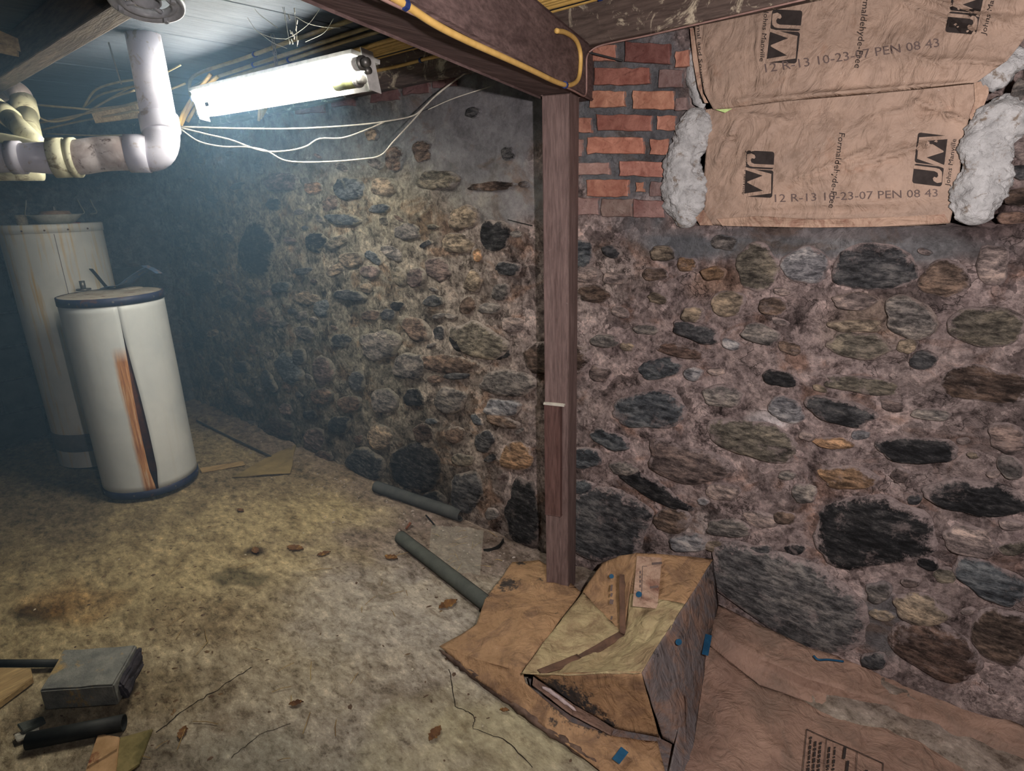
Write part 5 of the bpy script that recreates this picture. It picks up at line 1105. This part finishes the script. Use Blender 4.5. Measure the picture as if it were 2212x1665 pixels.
# concrete brick with a broken end
Bc = onZ(180, 1500, 0.0)
def hexa(name, corners_top, corners_bot, m, label, cat, bev=0.004, sub=0, amp=0.0):
    bm = bmesh.new(); t = [bm.verts.new(p) for p in corners_top]; b = [bm.verts.new(p) for p in corners_bot]
    bm.faces.new(t); bm.faces.new(b[::-1])
    for i in range(4): bm.faces.new((t[i], b[i], b[(i + 1) % 4], t[(i + 1) % 4]))
    bmesh.ops.recalc_face_normals(bm, faces=bm.faces)
    bmesh.ops.bevel(bm, geom=list(bm.edges), offset=bev, segments=2, affect='EDGES')
    if sub:
        bmesh.ops.triangulate(bm, faces=[f for f in bm.faces if len(f.verts) > 4]); bmesh.ops.subdivide_edges(bm, edges=bm.edges, cuts=sub, use_grid_fill=True)
        for v in bm.verts: v.co += Vector((fbm(v.co.x, v.co.y, v.co.z, 20, 3), fbm(v.co.x + 4, v.co.y, v.co.z, 20, 3), fbm(v.co.x, v.co.y + 4, v.co.z, 20, 3))) * amp
    bm.verts.index_update(); vs = [v.co.copy() for v in bm.verts]; fs = [tuple(v.index for v in f.verts) for f in bm.faces]; bm.free()
    o = mk(name, vs, fs, m); 
    return tag(o, label, cat) if label else o
zt_ = 0.125; zb_ = 0.055
tA_, tB_, tC_, tD_ = onZ(84, 1491, zt_), onZ(245, 1480, zt_), onZ(294, 1392, zt_), onZ(138, 1402, zt_)
hgt = 0.075
blk = thing('concrete_block', Vector(((tA_.x + tC_.x) / 2, (tA_.y + tC_.y) / 2, 0.03)), 'grey concrete block with a rough broken end resting on a black pipe', 'concrete block')
def blk_part(nm, top, hgt, m, bev, sub, amp):
    o = hexa(nm, top, [p - Vector((0, 0, hgt)) for p in top], m, None, None, bev, sub, amp); w = WL[o.name]; o.parent = blk; o.location = w - wloc(blk); return o
inn = lambda a, b, t: a.lerp(b, t)
blk_part('block_body', [tA_, tB_, tC_, tD_], hgt, M_concrete, 0.005, 3, 0.003)
M_recess = mottled('dark_broken_face', srgb(50, 48, 54), srgb(74, 70, 74), 24, (0.35, 0.65), 0.95, 0.1, 0.8, 0.01, 60)
ox = (tB_ - tA_).normalized() * 0.012
rt = [inn(tB_, tC_, 0.15) + ox * 0.0, inn(tB_, tC_, 0.12) + ox * 1.9, inn(tB_, tC_, 0.9) + ox * 1.4, inn(tB_, tC_, 0.96) - ox * 0.3]
o = blk_part('broken_end', [p - Vector((0, 0, 0.012)) for p in rt], hgt - 0.012, M_recess, 0.006, 3, 0.010)
# black pipes, boards and scraps around the block
def lay_pipe(a, b, za, zb, r, m, label, nm='black_pipe', cat='pipe', hollow=True):
    A, B = onZ(a[0], a[1], za), onZ(b[0], b[1], zb); mb = MB(); mb.tube([A, A.lerp(B, .5), B], r, 20, not hollow); o = mb.build(nm, m, None, True)
    if hollow: s = o.modifiers.new('wall', 'SOLIDIFY'); s.thickness = 0.003; s.offset = -1
    return tag(o, label, cat)
lay_pipe((60, 1600), (268, 1560), 0.028, 0.028, 0.024, M_blackpipe, 'black plastic pipe whose open end shows under the concrete block')
lay_pipe((-80, 1432), (132, 1432), 0.022, 0.022, 0.013, M_blackpipe, 'thin black pipe running left from behind the concrete block')
def flatbd(pts, z, th, m, label, nm='board', cat='board', bev=0.002, sub=0, amp=0):
    t = [onZ(a, b, z) for a, b in pts]; return hexa(nm, t, [p - Vector((0, 0, th)) for p in t], m, label, cat, bev, sub, amp)
flatbd([(-70, 1440), (66, 1442), (70, 1462), (-60, 1560)], 0.03, 0.022, M_board, 'pale board cut off by the left edge beside the concrete block')
M_card = mottled('pinkish_scrap_board', srgb(150, 118, 82), srgb(186, 150, 112), 20, (0.3, 0.7), 0.85, 0.2, 0.3, 0.003, 60, (1, 1, 1), 0, srgb(110, 60, 44), 16)
flatbd([(212, 1582), (258, 1590), (246, 1700), (172, 1700)], 0.02, 0.014, M_card, 'reddish tan scrap board standing out below the black pipe')
flatbd([(258, 1592), (330, 1572), (300, 1650), (240, 1690)], 0.012, 0.008, mottled('mossy_scrap', srgb(84, 78, 44), srgb(130, 116, 76), 26), 'mossy brown scrap beside the reddish board', 'scrap', 'scrap')
flatbd([(36, 1562), (92, 1545), (98, 1556), (50, 1580)], 0.03, 0.012, M_foam_green, 'dull greenish cloth scrap at the left end of the open black pipe', 'scrap', 'scrap')
flatbd([(30, 1585), (86, 1562), (82, 1582), (36, 1600)], 0.02, 0.008, M_wire, 'pale plastic scrap under the black pipe at lower left', 'scrap', 'scrap')
# cardboard by the wall, planks behind
flatbd([(500, 1030), (600, 975), (640, 960), (628, 1020)], 0.012, 0.005, mottled('damp_card', srgb(120, 104, 70), srgb(150, 130, 88), 10), 'damp tan cardboard piece curling against the foot of the wall', 'cardboard', 'cardboard', 0.001, 3, 0.008)
flatbd([(430, 1010), (525, 995), (530, 1003), (436, 1020)], 0.008, 0.004, M_board, 'small pale stick of wood right of the short water heater', 'stick', 'stick')
# slab of old trim along the foot of the wall
cable('stick', [onZ(425, 908, 0.02), onZ(500, 945, 0.02), onZ(585, 985, 0.015)], 0.006, M_oldwood, 'long thin stick lying along the wall behind the cardboard', 'stick')
cable('stick', [onZ(920, 1112, 0.02), onZ(940, 1135, 0.012)], 0.004, M_black, 'short dark stick under the shorter foam sleeve', 'stick')
cable('stick', [onZ(877, 1142, 0.008), onZ(887, 1128, 0.03)], 0.006, mottled('rust_bit', srgb(100, 62, 44), srgb(130, 84, 60), 30), 'small rusty stub at the end of the longer foam sleeve', 'stick')
o = strip([onZ(1045, 1190, 0.006), onZ(1062, 1188, 0.012), onZ(1078, 1180, 0.02), onZ(1088, 1166, 0.03)], (0, 0, 0.012), 0.001, M_blackpipe, None, 'bark_strip'); tag(o, 'curled dark strip between the post and the longer foam sleeve', 'strip')
# clear plastic wrapper
gl = NT('clear_plastic'); gl.col(srgb(214, 208, 190)); gl.rough(0.15, 0.6); gl.b.inputs['Alpha'].default_value = 0.2; gl.bump(gl.noise(30, 4, 0.6, 1.0), 0.6, 0.01)
g = []
for j in range(13):
    for i in range(15):
        u, v = i / 14, j / 12; px = lerp(932, 1045, u) - 8 * v; py = lerp(1135, 1225, v) + 14 * u
        p = onZ(px, py, 0.012); p.z = floor_z(p.x, p.y) + 0.006 + 0.016 * abs(fbm(u * 3, v * 3, 2, 1.4, 3)); g.append(p)
o = mk('plastic_wrapper', g, [(j * 15 + i, j * 15 + i + 1, (j + 1) * 15 + i + 1, (j + 1) * 15 + i) for j in range(12) for i in range(14)], gl.m, None, True); tag(o, 'crumpled clear plastic wrapper between the two foam sleeves', 'wrapper')
# leaves and bits
M_leaf = mottled('dry_leaf', srgb(70, 44, 28), srgb(112, 78, 44), 30, c3=srgb(150, 118, 60), s3=40)
def leaf(px, py, L, ang, label):
    c = onZ(px, py, 0.004); vs = []; fs = []; n = 10
    for i in range(n + 1):
        u = i / n; w = L * 0.26 * math.sin(math.pi * min(1, u * 1.02)) ** 0.8 * (1 + 0.25 * math.sin(i * 2.6))
        for s in (-1, 0, 1):
            x, y = (u - 0.5) * L, s * w; X = x * math.cos(ang) - y * math.sin(ang); Y = x * math.sin(ang) + y * math.cos(ang)
            vs.append((c.x + X, c.y + Y, floor_z(c.x + X, c.y + Y) + 0.003 + (0.006 if s else 0.001) + 0.004 * nz(u * 4, s, L, 1)))
    for i in range(n):
        for s in (0, 1): fs.append((i * 3 + s, i * 3 + s + 1, i * 3 + s + 4, i * 3 + s + 3))
    o = mk('dry_leaf', vs, fs, M_leaf, None, True); tag(o, label, 'leaf', 'dry leaves on the floor')
for (a, b, L, g_, lab) in [(638, 1184, .085, .5, 'curled brown leaf alone in the middle of the floor'), (700, 1196, .06, 1.2, 'small dark leaf right of the middle leaf'), (845, 1203, .07, .3, 'torn brown leaf just left of the longer foam sleeve'), (552, 1190, .06, -.3, 'dark leaf left of the middle leaf'), (968, 1304, .085, 1.35, 'thin dark leaf between the foam sleeve and the kraft sheet'),
                           (640, 1520, .045, .9, 'small leaf on the open floor right of the concrete block'), (940, 1585, .06, 1.8, 'dark red brown leaf near the crack in front of the kraft sheet'), (1090, 1533, .03, .6, 'tiny leaf beside the lower edge of the kraft sheet'), (520, 1103, .05, .2, 'narrow dark leaf below the damp cardboard'), (395, 1585, .05, -.7, 'pale curled leaf right of the lower left scraps')]: leaf(a, b, L, g_, lab)
def scatter(name, n, region, size, m, label, cat, thin=0.3):
    mb = MB()
    for _ in range(n):
        px, py = region(); c = onZ(px, py, 0)
        if c.y > -0.02 or c.y < -2.2: continue
        s = size * (0.25 + 1.6 * R.random() ** 2.5); a = R.uniform(0, 6.28); e = R.uniform(0.25, 0.9); z = floor_z(c.x, c.y); k = 5; vs = []
        for j in range(k):
            t = a + 2 * math.pi * j / k; rr_ = s * R.uniform(0.7, 1.2); x_, y_ = rr_ * math.cos(t), rr_ * math.sin(t) * e
            vs.append((c.x + x_ * math.cos(a) - y_ * math.sin(a), c.y + x_ * math.sin(a) + y_ * math.cos(a), z + 0.0005))
        vs.append((c.x, c.y, z + s * thin + 0.001)); mb.add(vs, [(j, (j + 1) % k, k) for j in range(k)])
    o = mb.build(name, m, None, False, Vector((0, 0, 0))); tag(o, label, cat, kind='stuff')
def reg_all():
    while True:
        px, py = R.uniform(0, 1320), R.uniform(930, 1664)
        if py > 900 + 0.447 * (px - 430): return px, py
def reg_wall():
    px = R.uniform(430, 1240); return px, 885 + 0.447 * (px - 430) + abs(R.gauss(0, 38)) + 6
def reg_mid():
    return R.gauss(400, 150), R.gauss(1340, 90)
scatter('dark_litter', 190, reg_all, 0.0065, mottled('dark_crumbs', srgb(64, 48, 38), srgb(100, 80, 62), 30), 'dark crumbs of dirt and leaf scattered over the floor', 'litter', 0.2)
scatter('dark_litter', 120, reg_mid, 0.007, mottled('brown_crumbs', srgb(74, 56, 40), srgb(118, 94, 66), 30), 'brown litter on the stained patch behind the concrete block', 'litter', 0.2)
scatter('grit', 500, reg_wall, 0.0055, mottled('pale_grit', srgb(130, 118, 108), srgb(176, 164, 154), 30), 'pale mortar grit along the foot of the wall', 'grit', 0.6)
scatter('grit', 200, reg_all, 0.0045, mottled('pale_chips', srgb(160, 148, 124), srgb(196, 186, 166), 30), 'pale chips scattered over the open floor', 'grit', 0.4)
# straw-like twigs
mb = MB()
for _ in range(46):
    px, py = (R.uniform(250, 900), R.uniform(1120, 1640)) if _ < 30 else (R.uniform(940, 1080), R.uniform(1140, 1230))
    c = onZ(px, py, 0.004); a = R.uniform(0, 3.1); L = R.uniform(0.015, 0.05); d = Vector((math.cos(a), math.sin(a), 0)) * L
    c.z = floor_z(c.x, c.y) + 0.004; mb.tube([c - d, c + Vector((0, 0, 0.003)), c + d * 0.9 + Vector((R.uniform(-.004, .004), R.uniform(-.004, .004), 0))], 0.0013, 4)
o = mb.build('straw', mottled('straw_bits', srgb(110, 84, 56), srgb(170, 146, 96), 40), None, False, Vector((0, 0, 0))); tag(o, 'bits of straw and twig scattered over the floor', 'straw', kind='stuff')
# cracks in the slab
M_crack = plain('crack_dark', (0.03, 0.025, 0.02), 1.0, 0.0)
def crackline(pts, w):
    P = []
    for a, b in zip(pts, pts[1:]):
        for k in range(8): P.append((lerp(a[0], b[0], k / 8) + R.uniform(-2, 2), lerp(a[1], b[1], k / 8) + R.uniform(-2, 2)))
    P = [onZ(a, b, 0.0) for a, b in P]; mb = MB(); vs = []
    for i, p in enumerate(P):
        t = (P[min(i + 1, len(P) - 1)] - P[max(i - 1, 0)]).normalized(); n_ = Vector((-t.y, t.x, 0)) * w * R.uniform(0.5, 1.2); z = floor_z(p.x, p.y) + 0.0012
        vs += [(p.x + n_.x, p.y + n_.y, z), (p.x - n_.x, p.y - n_.y, z)]
    mb.add(vs, [(2 * i, 2 * i + 1, 2 * i + 3, 2 * i + 2) for i in range(len(P) - 1)]); mb.build('crack', M_crack, floor)
crackline([(970, 1445), (985, 1525), (1025, 1545), (1022, 1570), (1095, 1600), (1160, 1665)], 0.0016)
crackline([(545, 1440), (470, 1490), (390, 1540), (330, 1590)], 0.0022)
crackline([(500, 1640), (560, 1590), (640, 1560)], 0.0012)
